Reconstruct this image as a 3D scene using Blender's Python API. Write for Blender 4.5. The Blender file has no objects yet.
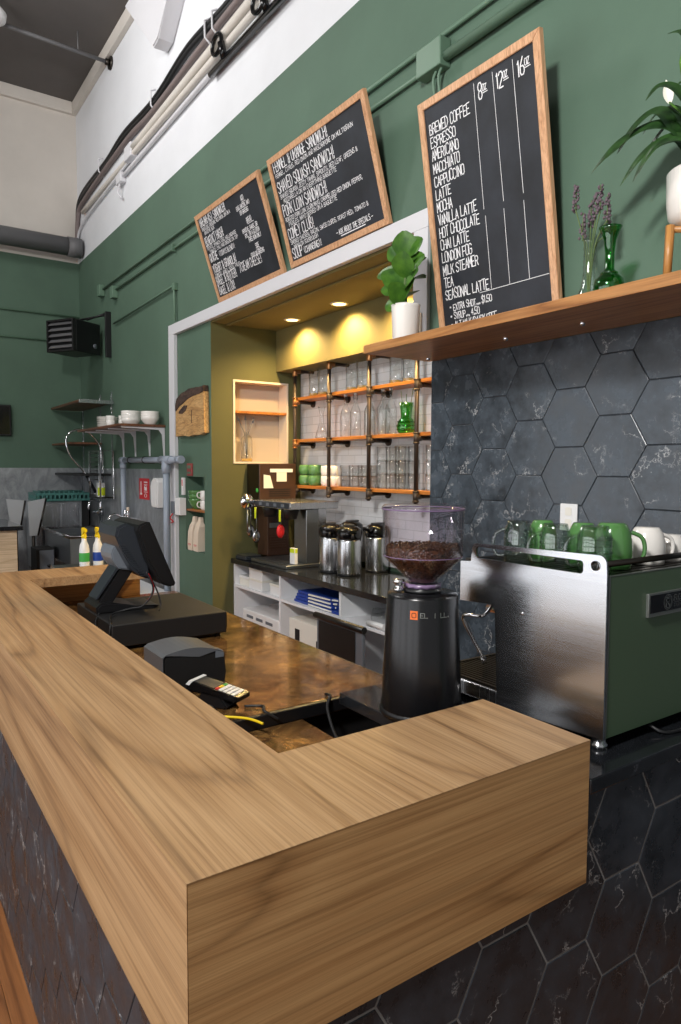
# light settings
DOWN = 120; WORLD = .36; PANE = 2.15; EXPO = 0.0
KEY = ((-2.0, -.6, 4.2), (2.0, 2.2, 2.6), .5, 215)
WALL_FILL = ((-1.0, 5.6, 6.2), (2.2, 5.2, 5.4), 1.0, 105)
LXY = (1.95, .265); LPZ = .185
import bpy, bmesh, math, random
from mathutils import Vector, Matrix
R = random.Random(7)
PI = math.pi
scene = bpy.context.scene
scene.cycles.transparent_max_bounces = 40
COL = scene.collection

# ------------------------------------------------------------------ materials
MATS = {}
def s2l(c):
    return tuple(((x/255)/12.92 if x/255 <= .04045 else ((x/255+.055)/1.055)**2.4) for x in c) + (1,)
def mat(name, rgb=(128,128,128), rough=.5, metal=0, spec=.5, coat=0, emit=None, estr=0, alpha=None):
    m = bpy.data.materials.new(name); m.use_nodes = True
    b = m.node_tree.nodes['Principled BSDF']
    b.inputs['Base Color'].default_value = s2l(rgb)
    b.inputs['Roughness'].default_value = rough
    b.inputs['Metallic'].default_value = metal
    b.inputs['Specular IOR Level'].default_value = spec
    b.inputs['Coat Weight'].default_value = coat
    if emit:
        b.inputs['Emission Color'].default_value = s2l(emit)
        b.inputs['Emission Strength'].default_value = estr
    MATS[name] = m
    return m
def nodes(m): return m.node_tree.nodes, m.node_tree.links, m.node_tree.nodes['Principled BSDF']
def coords(m, scale=(1,1,1), rot=(0,0,0)):
    n, l, b = nodes(m)
    g = n.new('ShaderNodeNewGeometry'); mp = n.new('ShaderNodeMapping')
    l.new(g.outputs['Position'], mp.inputs['Vector'])
    mp.inputs['Scale'].default_value = scale; mp.inputs['Rotation'].default_value = rot
    return mp, g
def ramp(m, fac, stops):
    n, l, b = nodes(m)
    r = n.new('ShaderNodeValToRGB')
    e = r.color_ramp.elements
    while len(e) < len(stops): e.new(.5)
    for i, (p, c) in enumerate(stops):
        e[i].position = p; e[i].color = s2l(c) if len(c) == 3 else c
    l.new(fac, r.inputs['Fac'])
    return r
def noise(m, vec, scale, detail=4, rough=.5, dist=0):
    n, l, b = nodes(m)
    t = n.new('ShaderNodeTexNoise')
    t.inputs['Scale'].default_value = scale; t.inputs['Detail'].default_value = detail
    t.inputs['Roughness'].default_value = rough; t.inputs['Distortion'].default_value = dist
    l.new(vec, t.inputs['Vector'])
    return t
def bump(m, height, strength=.2, dist=.01):
    n, l, b = nodes(m)
    bp = n.new('ShaderNodeBump'); bp.inputs['Strength'].default_value = strength; bp.inputs['Distance'].default_value = dist
    l.new(height, bp.inputs['Height']); l.new(bp.outputs['Normal'], b.inputs['Normal'])

def wood(name, axis, light, midc, dark, rough=.38, across=9, along=.9, fine=60, random_off=True, rings=16):
    """grain runs along the given axis"""
    m = mat(name, midc, rough)
    n, l, b = nodes(m)
    sc = [across]*3; sc['xyz'.index(axis)] = along
    mp, g = coords(m, sc)
    vec = mp.outputs['Vector']
    if random_off:
        ad = n.new('ShaderNodeVectorMath'); ad.operation = 'ADD'
        cm = n.new('ShaderNodeVectorMath'); cm.operation = 'SCALE'
        cm.inputs[0].default_value = (13.1, 7.7, 29.3)
        l.new(g.outputs['Random Per Island'], cm.inputs['Scale'])
        l.new(vec, ad.inputs[0]); l.new(cm.outputs[0], ad.inputs[1]); vec = ad.outputs[0]
    # growth rings: contour lines of a stretched noise give cathedral figure
    big = noise(m, vec, .42, 2.2, .45, .35)
    k1 = n.new('ShaderNodeMath'); k1.operation = 'MULTIPLY'; k1.inputs[1].default_value = rings
    pp = n.new('ShaderNodeMath'); pp.operation = 'PINGPONG'; pp.inputs[1].default_value = 1
    l.new(big.outputs['Fac'], k1.inputs[0])
    wob = noise(m, vec, 2.3, 4, .6); k2 = n.new('ShaderNodeMath'); k2.operation = 'MULTIPLY_ADD'; k2.inputs[1].default_value = .55
    l.new(wob.outputs['Fac'], k2.inputs[0]); l.new(k1.outputs[0], k2.inputs[2]); l.new(k2.outputs[0], pp.inputs[0])
    sc2 = [fine]*3; sc2['xyz'.index(axis)] = along*2.2
    mp2, _ = coords(m, sc2)
    fn = noise(m, mp2.outputs['Vector'], 1.2, 5, .68)
    sc3 = [fine*.28]*3; sc3['xyz'.index(axis)] = along*1.1
    mp3, _ = coords(m, sc3)
    md = noise(m, mp3.outputs['Vector'], 1.0, 4, .6, .3)
    mean = tuple((p+q)/2 for p, q in zip(light, midc))
    r1 = ramp(m, pp.outputs[0], [(0, dark), (.16, midc), (.5, light), (1, mean)])
    r2 = ramp(m, md.outputs['Fac'], [(.28, dark), (.45, midc), (.68, light)])
    mx = n.new('ShaderNodeMix'); mx.data_type = 'RGBA'; mx.inputs['Factor'].default_value = .5
    l.new(r1.outputs['Color'], mx.inputs['A']); l.new(r2.outputs['Color'], mx.inputs['B'])
    mf = n.new('ShaderNodeMix'); mf.data_type = 'RGBA'; mf.blend_type = 'MULTIPLY'; mf.inputs['Factor'].default_value = .6
    rf = ramp(m, fn.outputs['Fac'], [(.34, (176,164,152)), (.56, (255,255,255))])
    l.new(mx.outputs['Result'], mf.inputs['A']); l.new(rf.outputs['Color'], mf.inputs['B'])
    l.new(mf.outputs['Result'], b.inputs['Base Color'])
    bump(m, fn.outputs['Fac'], .06, .002)
    return m

def paint(name, rgb, rough=.75, var=.05, sc=1.3, orange=.12):
    m = mat(name, rgb, rough)
    n, l, b = nodes(m)
    mp, _ = coords(m)
    t = noise(m, mp.outputs['Vector'], sc, 5, .6)
    a = tuple(max(0, c*(1-var)) for c in rgb); z = tuple(min(255, c*(1+var)) for c in rgb)
    r = ramp(m, t.outputs['Fac'], [(.3, a), (.7, z)])
    l.new(r.outputs['Color'], b.inputs['Base Color'])
    t2 = noise(m, mp.outputs['Vector'], 140, 2, .5)
    bump(m, t2.outputs['Fac'], orange, .003)
    return m

def slate(name, base, rough=.42, vein=(190,190,190), amount=.56):
    m = mat(name, base, rough)
    n, l, b = nodes(m)
    mp, g = coords(m)
    cm = n.new('ShaderNodeVectorMath'); cm.operation = 'SCALE'; cm.inputs[0].default_value = (5.3, 9.1, 3.7)
    l.new(g.outputs['Random Per Island'], cm.inputs['Scale'])
    ad = n.new('ShaderNodeVectorMath'); ad.operation = 'ADD'
    l.new(mp.outputs['Vector'], ad.inputs[0]); l.new(cm.outputs[0], ad.inputs[1])
    v = ad.outputs[0]
    cloud = noise(m, v, 9, 6, .65)
    dark = tuple(c*.72 for c in base); lite = tuple(min(255, c*1.32) for c in base)
    r0 = ramp(m, cloud.outputs['Fac'], [(.3, dark), (.7, lite)])
    warp = noise(m, v, 6, 5, .7)
    sub = n.new('ShaderNodeVectorMath'); sub.operation = 'MULTIPLY_ADD'
    l.new(warp.outputs['Color'], sub.inputs[0]); sub.inputs[1].default_value = (.28,.28,.28); l.new(v, sub.inputs[2])
    vo = n.new('ShaderNodeTexVoronoi'); vo.feature = 'DISTANCE_TO_EDGE'; vo.inputs['Scale'].default_value = 7.5
    l.new(sub.outputs[0], vo.inputs['Vector'])
    rv = ramp(m, vo.outputs['Distance'], [(0, (255,255,255)), (.022, (60,60,60)), (.05, (0,0,0))])
    mask = noise(m, v, 5.5, 3, .6)
    rm = ramp(m, mask.outputs['Fac'], [(amount, (0,0,0)), (amount+.12, (235,235,235))])
    speck = noise(m, v, 75, 3, .7)
    rs = ramp(m, speck.outputs['Fac'], [(.64, (0,0,0)), (.76, (150,150,150))])
    mu = n.new('ShaderNodeMath'); mu.operation = 'MULTIPLY'
    l.new(rv.outputs['Color'], mu.inputs[0]); l.new(rm.outputs['Color'], mu.inputs[1])
    m2 = n.new('ShaderNodeMath'); m2.operation = 'MULTIPLY_ADD'
    l.new(rs.outputs['Color'], m2.inputs[0]); m2.inputs[1].default_value = .35; l.new(mu.outputs[0], m2.inputs[2])
    m2.use_clamp = True
    mx = n.new('ShaderNodeMix'); mx.data_type = 'RGBA'
    l.new(m2.outputs[0], mx.inputs['Factor']); l.new(r0.outputs['Color'], mx.inputs['A']); mx.inputs['B'].default_value = s2l(vein)
    l.new(mx.outputs['Result'], b.inputs['Base Color'])
    rr = ramp(m, cloud.outputs['Fac'], [(.3, (rough*200,)*3), (.7, (min(255, rough*330),)*3)])
    l.new(rr.outputs['Color'], b.inputs['Roughness'])
    bump(m, cloud.outputs['Fac'], .15, .004)
    return m

def steel(name, rgb, rough=.25, axis='x', sc=260, amt=.06):
    m = mat(name, rgb, rough, 1)
    n, l, b = nodes(m)
    s = [sc]*3; s['xyz'.index(axis)] = 3
    mp, _ = coords(m, s)
    t = noise(m, mp.outputs['Vector'], 1, 3, .6)
    mr = n.new('ShaderNodeMapRange'); mr.inputs['To Min'].default_value = max(.03, rough-.06); mr.inputs['To Max'].default_value = rough+.09
    l.new(t.outputs['Fac'], mr.inputs['Value']); l.new(mr.outputs['Result'], b.inputs['Roughness'])
    bump(m, t.outputs['Fac'], amt, .001)
    return m

def glass(name, rgb=(255,255,255), gl=.10, rough=.03, edge=.5):
    m = bpy.data.materials.new(name); m.use_nodes = True
    n, l = m.node_tree.nodes, m.node_tree.links
    n.remove(n['Principled BSDF'])
    out = n['Material Output']
    tr = n.new('ShaderNodeBsdfTransparent'); gs = n.new('ShaderNodeBsdfGlossy'); mx = n.new('ShaderNodeMixShader')
    lw = n.new('ShaderNodeLayerWeight'); lw.inputs['Blend'].default_value = .35
    rp = n.new('ShaderNodeValToRGB')
    rp.color_ramp.elements[0].color = (1,1,1,1); rp.color_ramp.elements[0].position = .35
    rp.color_ramp.elements[1].color = (edge,edge,edge,1); rp.color_ramp.elements[1].position = .95
    mul = n.new('ShaderNodeMix'); mul.data_type = 'RGBA'; mul.blend_type = 'MULTIPLY'; mul.inputs['Factor'].default_value = 1
    l.new(lw.outputs['Facing'], rp.inputs['Fac']); l.new(rp.outputs['Color'], mul.inputs['A']); mul.inputs['B'].default_value = s2l(rgb)
    l.new(mul.outputs['Result'], tr.inputs['Color'])
    gs.inputs['Roughness'].default_value = rough
    mr = n.new('ShaderNodeMapRange'); mr.inputs['To Min'].default_value = gl; mr.inputs['To Max'].default_value = .75
    pw = n.new('ShaderNodeMath'); pw.operation = 'POWER'; pw.inputs[1].default_value = 2.5
    l.new(lw.outputs['Facing'], pw.inputs[0]); l.new(pw.outputs[0], mr.inputs['Value'])
    l.new(mr.outputs['Result'], mx.inputs['Fac']); l.new(tr.outputs[0], mx.inputs[1]); l.new(gs.outputs[0], mx.inputs[2])
    l.new(mx.outputs[0], out.inputs['Surface'])
    MATS[name] = m
    return m

# ------------------------------------------------------------------ mesh helpers
def BM(): return bmesh.new()
def box(bm, x0, x1, y0, y1, z0, z1, bev=0, seg=2, mi=0):
    vs = [bm.verts.new((x, y, z)) for x in (x0, x1) for y in (y0, y1) for z in (z0, z1)]
    fs = [bm.faces.new([vs[i] for i in q]) for q in ((0,1,3,2),(4,6,7,5),(0,4,5,1),(2,3,7,6),(0,2,6,4),(1,5,7,3))]
    for f in fs: f.material_index = mi
    if bev:
        es = list({e for f in fs for e in f.edges})
        r = bmesh.ops.bevel(bm, geom=es, offset=bev, segments=seg, affect='EDGES', profile=.6)
        for f in r['faces']: f.material_index = mi; f.smooth = True
    return vs
def frame_of(d):
    d = d.normalized()
    a = Vector((0,0,1)) if abs(d.z) < .95 else Vector((1,0,0))
    u = d.cross(a).normalized()
    return u, d.cross(u).normalized()
def tube(bm, pts, r, seg=10, closed=False, cap=True, mi=0, flat=None):
    pts = [Vector(p) for p in pts]
    rs = r if isinstance(r, (list, tuple)) else [r]*len(pts)
    rings = []; pu = None
    for i, p in enumerate(pts):
        if closed: d = pts[(i+1) % len(pts)]-pts[i-1]
        else: d = pts[min(i+1, len(pts)-1)]-pts[max(i-1, 0)]
        d.normalize()
        if pu is None: u, v = frame_of(d)
        else:
            u = (pu-d*pu.dot(d)).normalized(); v = d.cross(u)
        pu = u
        k = flat or 1
        rings.append([bm.verts.new(p+(u*math.cos(a)+v*math.sin(a)*k)*rs[i]) for a in [2*PI*j/seg for j in range(seg)]])
    n = len(rings)
    for i in range(n if closed else n-1):
        A, B = rings[i], rings[(i+1) % n]
        for j in range(seg):
            f = bm.faces.new((A[j], A[(j+1) % seg], B[(j+1) % seg], B[j])); f.smooth = True; f.material_index = mi
    if cap and not closed:
        for rg in (rings[0][::-1], rings[-1]):
            f = bm.faces.new(rg); f.material_index = mi
def cyl(bm, p0, p1, r, seg=20, mi=0, r1=None):
    tube(bm, [p0, p1], [r, r if r1 is None else r1], seg, mi=mi)
def lathe(bm, prof, c=(0,0,0), seg=28, mi=0, ax='z', smooth=True, sx=1, sy=1):
    """prof: (radius, height); closes on axis where the radius is 0"""
    rings = []
    for r, h in prof:
        if r < 1e-6:
            P = (0,0,h); rings.append([P])
        else:
            rings.append([(r*math.cos(2*PI*j/seg)*sx, r*math.sin(2*PI*j/seg)*sy, h) for j in range(seg)])
    def T(p):
        x, y, z = p
        if ax == 'x': x, y, z = z, x, y
        if ax == 'y': x, y, z = y, z, x
        return (c[0]+x, c[1]+y, c[2]+z)
    V = [[bm.verts.new(T(p)) for p in g] for g in rings]
    for A, B in zip(V, V[1:]):
        for j in range(seg):
            k = (j+1) % seg
            q = ([A[0], B[j], B[k]] if len(A) == 1 else [A[j], A[k], B[0]] if len(B) == 1 else [A[j], A[k], B[k], B[j]])
            if len(A) == 1 and len(B) == 1: continue
            f = bm.faces.new(q); f.smooth = smooth; f.material_index = mi
def prism(bm, poly, axis, a, b, mi=0, bev=0, smooth=False):
    """poly: 2D points in the two remaining axes (in xyz order)"""
    def T(p, d):
        q = list(p); q.insert('xyz'.index(axis), d); return q
    A = [bm.verts.new(T(p, a)) for p in poly]; B = [bm.verts.new(T(p, b)) for p in poly]
    n = len(poly)
    fs = [bm.faces.new(A[::-1]), bm.faces.new(B)]
    for i in range(n):
        f = bm.faces.new((A[i], A[(i+1) % n], B[(i+1) % n], B[i])); f.smooth = smooth; fs.append(f)
    for f in fs: f.material_index = mi
    if bev:
        es = list({e for f in fs[:2] for e in f.edges})
        r = bmesh.ops.bevel(bm, geom=es, offset=bev, segments=2, affect='EDGES')
        for f in r['faces']: f.material_index = mi
def roundrect(x0, x1, y0, y1, r, n=5):
    pts = []
    for cx, cy, a0 in ((x1-r, y1-r, 0), (x0+r, y1-r, 90), (x0+r, y0+r, 180), (x1-r, y0+r, 270)):
        for i in range(n+1):
            a = math.radians(a0+90*i/n); pts.append((cx+r*math.cos(a), cy+r*math.sin(a)))
    return pts
def bez(p0, p1, p2, p3, n=14):
    out = []
    for i in range(n+1):
        t = i/n; out.append(tuple((1-t)**3*a+3*(1-t)**2*t*b+3*(1-t)*t*t*c+t**3*d for a, b, c, d in zip(p0, p1, p2, p3)))
    return out
def spline(P, n=8):
    P = [Vector(p) for p in P]; out = []
    for i in range(len(P)-1):
        a = P[max(i-1, 0)]; b = P[i]; c = P[i+1]; d = P[min(i+2, len(P)-1)]
        for k in range(n):
            t = k/n
            out.append(.5*((2*b)+(c-a)*t+(2*a-5*b+4*c-d)*t*t+(-a+3*b-3*c+d)*t**3))
    out.append(P[-1]); return out

def obj(name, bm, mats, parent=None, local=False, label=None, smooth_angle=None):
    bmesh.ops.recalc_face_normals(bm, faces=bm.faces)
    me = bpy.data.meshes.new(name)
    if parent is not None and not local:
        off = Vector((0,0,0)); p = parent
        while p is not None: off += p.location; p = p.parent
        bmesh.ops.translate(bm, verts=bm.verts, vec=-off)
    bm.to_mesh(me); bm.free()
    for m in (mats if isinstance(mats, (list, tuple)) else [mats]):
        me.materials.append(MATS[m])
    o = bpy.data.objects.new(name, me); COL.objects.link(o)
    if parent is not None: o.parent = parent
    if label: o['label'] = label
    return o
def thing(name, label, cat, loc=(0,0,0), rotz=0, group=None):
    o = bpy.data.objects.new(name, None); COL.objects.link(o)
    o.empty_display_size = .05
    o.location = loc; o.rotation_euler = (0, 0, rotz)
    o['label'] = label; o['category'] = cat
    if group: o['group'] = group
    return o
def tag(o, label, cat, group=None):
    o['label'] = label; o['category'] = cat
    if group: o['group'] = group
    return o
def solo(name, bm, mats, label, cat, loc=(0,0,0), group=None, rotz=0):
    """a thing that is one mesh, built in local coordinates"""
    o = obj(name, bm, mats); o.location = loc; o.rotation_euler = (0,0,rotz)
    return tag(o, label, cat, group)
def struct(name, bm, mats, parent=None, label=None):
    o = obj(name, bm, mats, parent)
    if parent is None: o['kind'] = 'structure'
    if label: o['label'] = label
    return o
def dup(root, loc, rotz=0, label=None, group=None, scale=None):
    r = root.copy(); COL.objects.link(r); r.location = loc; r.rotation_euler = (0,0,rotz)
    if scale: r.scale = (scale,)*3
    if label: r['label'] = label
    if group: r['group'] = group
    for ch in list(root.children):
        c = ch.copy(); COL.objects.link(c); c.parent = r
        for g in list(ch.children):
            d = g.copy(); COL.objects.link(d); d.parent = c
    return r
def cut(o, boxes):
    """cut box-shaped openings out of o"""
    for bx in boxes:
        bm = BM(); box(bm, *bx); me = bpy.data.meshes.new('cutter'); bm.to_mesh(me); bm.free()
        c = bpy.data.objects.new('cutter', me); COL.objects.link(c)
        md = o.modifiers.new('b', 'BOOLEAN'); md.operation = 'DIFFERENCE'; md.object = c; md.solver = 'EXACT'
        bpy.context.view_layer.update()
        dg = bpy.context.evaluated_depsgraph_get()
        nm = bpy.data.meshes.new_from_object(o.evaluated_get(dg))
        o.modifiers.clear(); o.data = nm
        bpy.data.objects.remove(c)
    return o

# ------------------------------------------------------------------ hexagon tiling
def clip(poly, u0, u1, v0, v1):
    for ax, lim, sg in ((0, u0, 1), (0, u1, -1), (1, v0, 1), (1, v1, -1)):
        out = []
        for i in range(len(poly)):
            a, b = poly[i-1], poly[i]
            ia = (a[ax]-lim)*sg >= 0; ib = (b[ax]-lim)*sg >= 0
            if ia != ib:
                t = (lim-a[ax])/(b[ax]-a[ax]); out.append((a[0]+(b[0]-a[0])*t, a[1]+(b[1]-a[1])*t))
            if ib: out.append(b)
        poly = out
        if len(poly) < 3: return None
    return poly
def hexes(bm, T, u0, u1, v0, v1, cu, cv, flat=.254, gap=.004, th=.006, ch=.0025, gd=.45):
    """T(u, v, d) -> point; flat-topped hexagons (10 inch), slot 0 tile, slot 1 grout"""
    s = flat/math.sqrt(3); pu = 1.5*s+gap*.87; pv = flat+gap
    i0 = int((u0-cu)/pu)-2; i1 = int((u1-cu)/pu)+2
    j0 = int((v0-cv)/pv)-2; j1 = int((v1-cv)/pv)+2
    for i in range(i0, i1+1):
        for j in range(j0, j1+1):
            x = cu+i*pu; y = cv+j*pv+(pv/2 if i % 2 else 0)
            pl = clip([(x+s*math.cos(k*PI/3), y+s*math.sin(k*PI/3)) for k in range(6)], u0, u1, v0, v1)
            if not pl: continue
            mx = sum(p[0] for p in pl)/len(pl); my = sum(p[1] for p in pl)/len(pl)
            def ins(d, e):
                o = []
                for p in pl:
                    L = math.hypot(p[0]-mx, p[1]-my) or 1
                    k = max(0, 1-e/L); o.append(bm.verts.new(T(mx+(p[0]-mx)*k, my+(p[1]-my)*k, d)))
                return o
            A = ins(0, 0); B = ins(th-.001, 0); C_ = ins(th, ch); n = len(pl)
            for P, Q in ((A, B), (B, C_)):
                for k in range(n): bm.faces.new((P[k], P[(k+1) % n], Q[(k+1) % n], Q[k]))
            bm.faces.new(C_)
    q = [bm.verts.new(T(u, v, th*gd)) for u, v in ((u0,v0),(u1,v0),(u1,v1),(u0,v1))]
    bm.faces.new(q).material_index = 1

# ------------------------------------------------------------------ hand lettering (strokes on a 4 x 6 grid)
G = {'A':'00 26 40|12 32','B':'00 06 26 35 34 23 03|23 42 41 30 00','C':'45 36 16 05 01 10 30 41','D':'00 06 26 44 42 20 00','E':'46 06 00 40|03 33',
'F':'46 06 00|03 33','G':'45 36 16 05 01 10 30 41 43 23','H':'00 06|40 46|03 43','I':'10 16','J':'46 41 30 10 01','K':'00 06|46 02|23 40','L':'06 00 40',
'M':'00 06 22 46 40','N':'00 06 40 46','O':'16 05 01 10 30 41 45 36 16','P':'00 06 36 45 44 33 03','Q':'16 05 01 10 30 41 45 36 16|22 40','R':'00 06 36 45 44 33 03|23 40',
'S':'45 36 16 05 04 42 41 30 10 01','T':'20 26|06 46','U':'06 01 10 30 41 46','V':'06 20 46','W':'06 10 24 30 46','X':'00 46|06 40','Y':'20 23 06|23 46','Z':'06 46 00 40',
'0':'16 05 01 10 30 41 45 36 16','1':'05 16 10','2':'05 16 36 45 44 00 40','3':'05 16 36 45 44 33 42 41 30 10 01|13 33','4':'30 36 02 42','5':'46 06 03 33 42 41 30 10 01','6':'36 03 01 10 30 41 42 33 03',
'8':'13 04 05 16 36 45 44 33 13 02 01 10 30 41 42 33','$':'45 36 16 05 04 42 41 30 10 01|27 2/','.':'10 20 21 11 10','&':'40 05 16 26 35 01 10 20 43',"'":'26 15','!':'16 12|10 11',
',':'11 0/','/':'00 46','-':'03 43','(':'36 14 12 30','):':'','+':'03 43|21 25',':':'24 25|21 22',')':'16 34 32 10','*':'13 33 34 14 13|14 33'}
def lettering(bm, text, x, y, h, w, lw, jit=.05, adv=1.3, skew=0, z=0, T=None):
    """draws text starting at x,y; returns the end x"""
    for ch in text:
        if ch == ' ': x += w*.8; continue
        jy = R.uniform(-jit, jit)*h; jh = 1+R.uniform(-jit, jit)*1.5
        for st in G.get(ch, '').split('|'):
            pts = []
            for t in st.split():
                a = int(t[0]); bb = -1 if t[1] == '/' else int(t[1])
                px = x+a/4*w+R.uniform(-jit, jit)*w*.5; py = y+jy+bb/6*h*jh
                pts.append((px+skew*(py-y), py))
            for a, b in zip(pts, pts[1:]):
                dx, dy = b[0]-a[0], b[1]-a[1]; L = math.hypot(dx, dy)
                if L < 1e-6: continue
                ex, ey = dx/L*lw*.4, dy/L*lw*.4; nx, ny = -dy/L*lw/2, dx/L*lw/2
                q = [(a[0]-ex+nx, a[1]-ey+ny), (a[0]-ex-nx, a[1]-ey-ny), (b[0]+ex-nx, b[1]+ey-ny), (b[0]+ex+nx, b[1]+ey+ny)]
                bm.faces.new([bm.verts.new(T(*p, z) if T else (p[0], p[1], z)) for p in q])
        x += w*adv*(.55 if ch in "I.'!,1:" else 1)
    return x
def chalkline(bm, a, b, lw, z=0):
    dx, dy = b[0]-a[0], b[1]-a[1]; L = math.hypot(dx, dy); nx, ny = -dy/L*lw/2, dx/L*lw/2
    bm.faces.new([bm.verts.new((p[0]+s*nx, p[1]+s*ny, z)) for p, s in ((a,1),(a,-1),(b,-1),(b,1))])

# ------------------------------------------------------------------ the palette
wood('bar_wood_y', 'y', (184,150,110), (162,126,86), (106,76,48), rough=.52, across=5.5, along=.5, fine=110)
wood('bar_wood_x', 'x', (200,160,110), (174,132,86), (114,82,50), across=6.5, along=.5, fine=110)
wood('shelf_wood', 'y', (186,136,84), (160,108,60), (118,74,40), across=14)
wood('oak_frame', 'z', (222,178,140), (206,158,118), (172,122,84), across=30, along=2, fine=160)
wood('orange_wood', 'y', (196,130,62), (170,104,46), (120,66,28), across=22)
wood('pale_wood', 'x', (214,196,170), (200,180,152), (176,154,126), across=10)
wood('stand_wood', 'z', (200,146,84), (178,122,62), (136,86,42), across=30, along=2)
wood('dark_shelf_wood', 'y', (124,82,58), (100,64,46), (66,42,32), across=16)
wood('floor_wood', 'y', (164,108,62), (138,86,46), (96,58,30), across=10, along=.7)
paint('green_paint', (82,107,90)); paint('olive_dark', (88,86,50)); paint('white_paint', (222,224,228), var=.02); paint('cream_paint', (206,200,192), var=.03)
paint('olive_paint', (116,106,62)); paint('ceiling_paint', (92,88,86)); paint('trim_white', (212,212,216), .5, .01, orange=.05)
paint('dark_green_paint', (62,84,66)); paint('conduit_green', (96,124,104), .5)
slate('wall_slate', (56,63,70), .48, amount=.53); slate('bar_slate', (47,51,57), .58, amount=.52)
MATS['bar_slate'].node_tree.nodes['Principled BSDF'].inputs['Specular IOR Level'].default_value = .25
mat('dark_grout', (38,40,44), .9); mat('light_grout', (120,119,118), .9)
m = slate('stone_top', (27,29,32), .3, (80,82,88), .64)
steel('brushed_steel', (206,208,212), .22, 'y', amt=0); steel('steel_z', (196,197,200), .24, 'z'); steel('dull_steel', (150,154,158), .34, 'x', amt=.1)
mat('chrome', (225,225,228), .08, 1); mat('dark_steel', (70,66,62), .35, 1)
mat('black_plastic', (22,22,24), .38); mat('black_gloss', (14,14,16), .12); mat('black_matte', (17,17,18), .62); mat('grey_plastic', (104,110,118), .35)
mat('black_gloss2', (16,16,18), .26); mat('rim_violet', (120,100,130), .2); mat('grey_plastic2', (92,94,98), .3)
mat('alarm_red', (150,70,66), .5)
steel('satin_sheet', (190,194,198), .45, 'z'); MATS['satin_sheet'].node_tree.nodes['Principled BSDF'].inputs['Metallic'].default_value = .5
mat('charcoal', (44,48,54), .3); mat('rubber', (16,16,16), .8)
mat('machine_green', (72,92,70), .4, coat=.15); mat('white_plastic', (228,228,228), .35); mat('white_ceramic', (232,228,222), .2, coat=.4)
mat('green_ceramic', (80,126,70), .16, coat=.5); mat('cabinet_white', (232,233,236), .45); mat('paper', (225,222,212), .8); mat('kraft', (222,206,186), .8)
mat('blue', (28,62,150), .4); mat('yellow', (236,205,20), .4); mat('red', (200,30,36), .45); mat('pink', (200,110,130), .8); mat('lime', (206,222,30), .5)
mat('green_sticker', (60,160,70), .5); mat('pvc_grey', (150,160,174), .4); mat('duct_grey', (104,104,106), .5); mat('mint_plastic', (70,122,116), .45)
mat('chalk', (236,236,238), .9); mat('black_cable', (20,20,22), .5); mat('cable_grey', (118,106,104), .6); mat('brown_enamel', (64,42,30), .35)
mat('iron_pipe', (70,60,54), .42, .6); mat('brass_fitting', (150,104,62), .38, .7); mat('orange', (226,110,40), .4); mat('flower_white', (240,238,225), .6)
mat('lavender', (104,90,98), .9); mat('stem', (96,116,70), .8); mat('soil', (40,30,24), .9); mat('amber', (214,170,90), .3)
mat('daylight_pane', (255,255,255), .5, emit=(246,250,255), estr=PANE); mat('frame_black', (40,40,42), .5)
mat('cubby_lining', (182,168,156), .35)
mat('lamp_face', (255,255,255), .5, emit=(255,214,130), estr=9); mat('badge_grey', (150,154,150), .35, .8)
for nm, hi, lo in (('fig_leaf', (80,124,40), (42,82,24)), ('lily_leaf', (44,78,32), (16,38,15))):
    m = mat(nm, hi, .38); n_, l_, b_ = nodes(m); mp, _ = coords(m)
    t = noise(m, mp.outputs['Vector'], 22, 4); r = ramp(m, t.outputs['Fac'], [(.3, lo), (.7, hi)]); l_.new(r.outputs['Color'], b_.inputs['Base Color'])
# blackboard: slate black with faint wiped chalk
m = mat('blackboard', (30,34,40), .6); n_, l_, b_ = nodes(m); mp, _ = coords(m)
t = noise(m, mp.outputs['Vector'], 4, 5, .6); r = ramp(m, t.outputs['Fac'], [(.35, (26,29,34)), (.7, (42,46,54))]); l_.new(r.outputs['Color'], b_.inputs['Base Color'])
# aged bronze-coloured metal sheet of the work counter
m = mat('bronze_sheet', (120,92,62), .3, .55); n_, l_, b_ = nodes(m); mp, _ = coords(m, (3,3,3))
t = noise(m, mp.outputs['Vector'], 2.2, 8, .72, 1.2); r = ramp(m, t.outputs['Fac'], [(.34, (70,48,30)), (.5, (130,94,56)), (.68, (190,146,86))]); l_.new(r.outputs['Color'], b_.inputs['Base Color'])
t = noise(m, mp.outputs['Vector'], 14, 5, .7); r = ramp(m, t.outputs['Fac'], [(.3, (66,)*3), (.7, (120,)*3)]); l_.new(r.outputs['Color'], b_.inputs['Roughness'])
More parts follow.
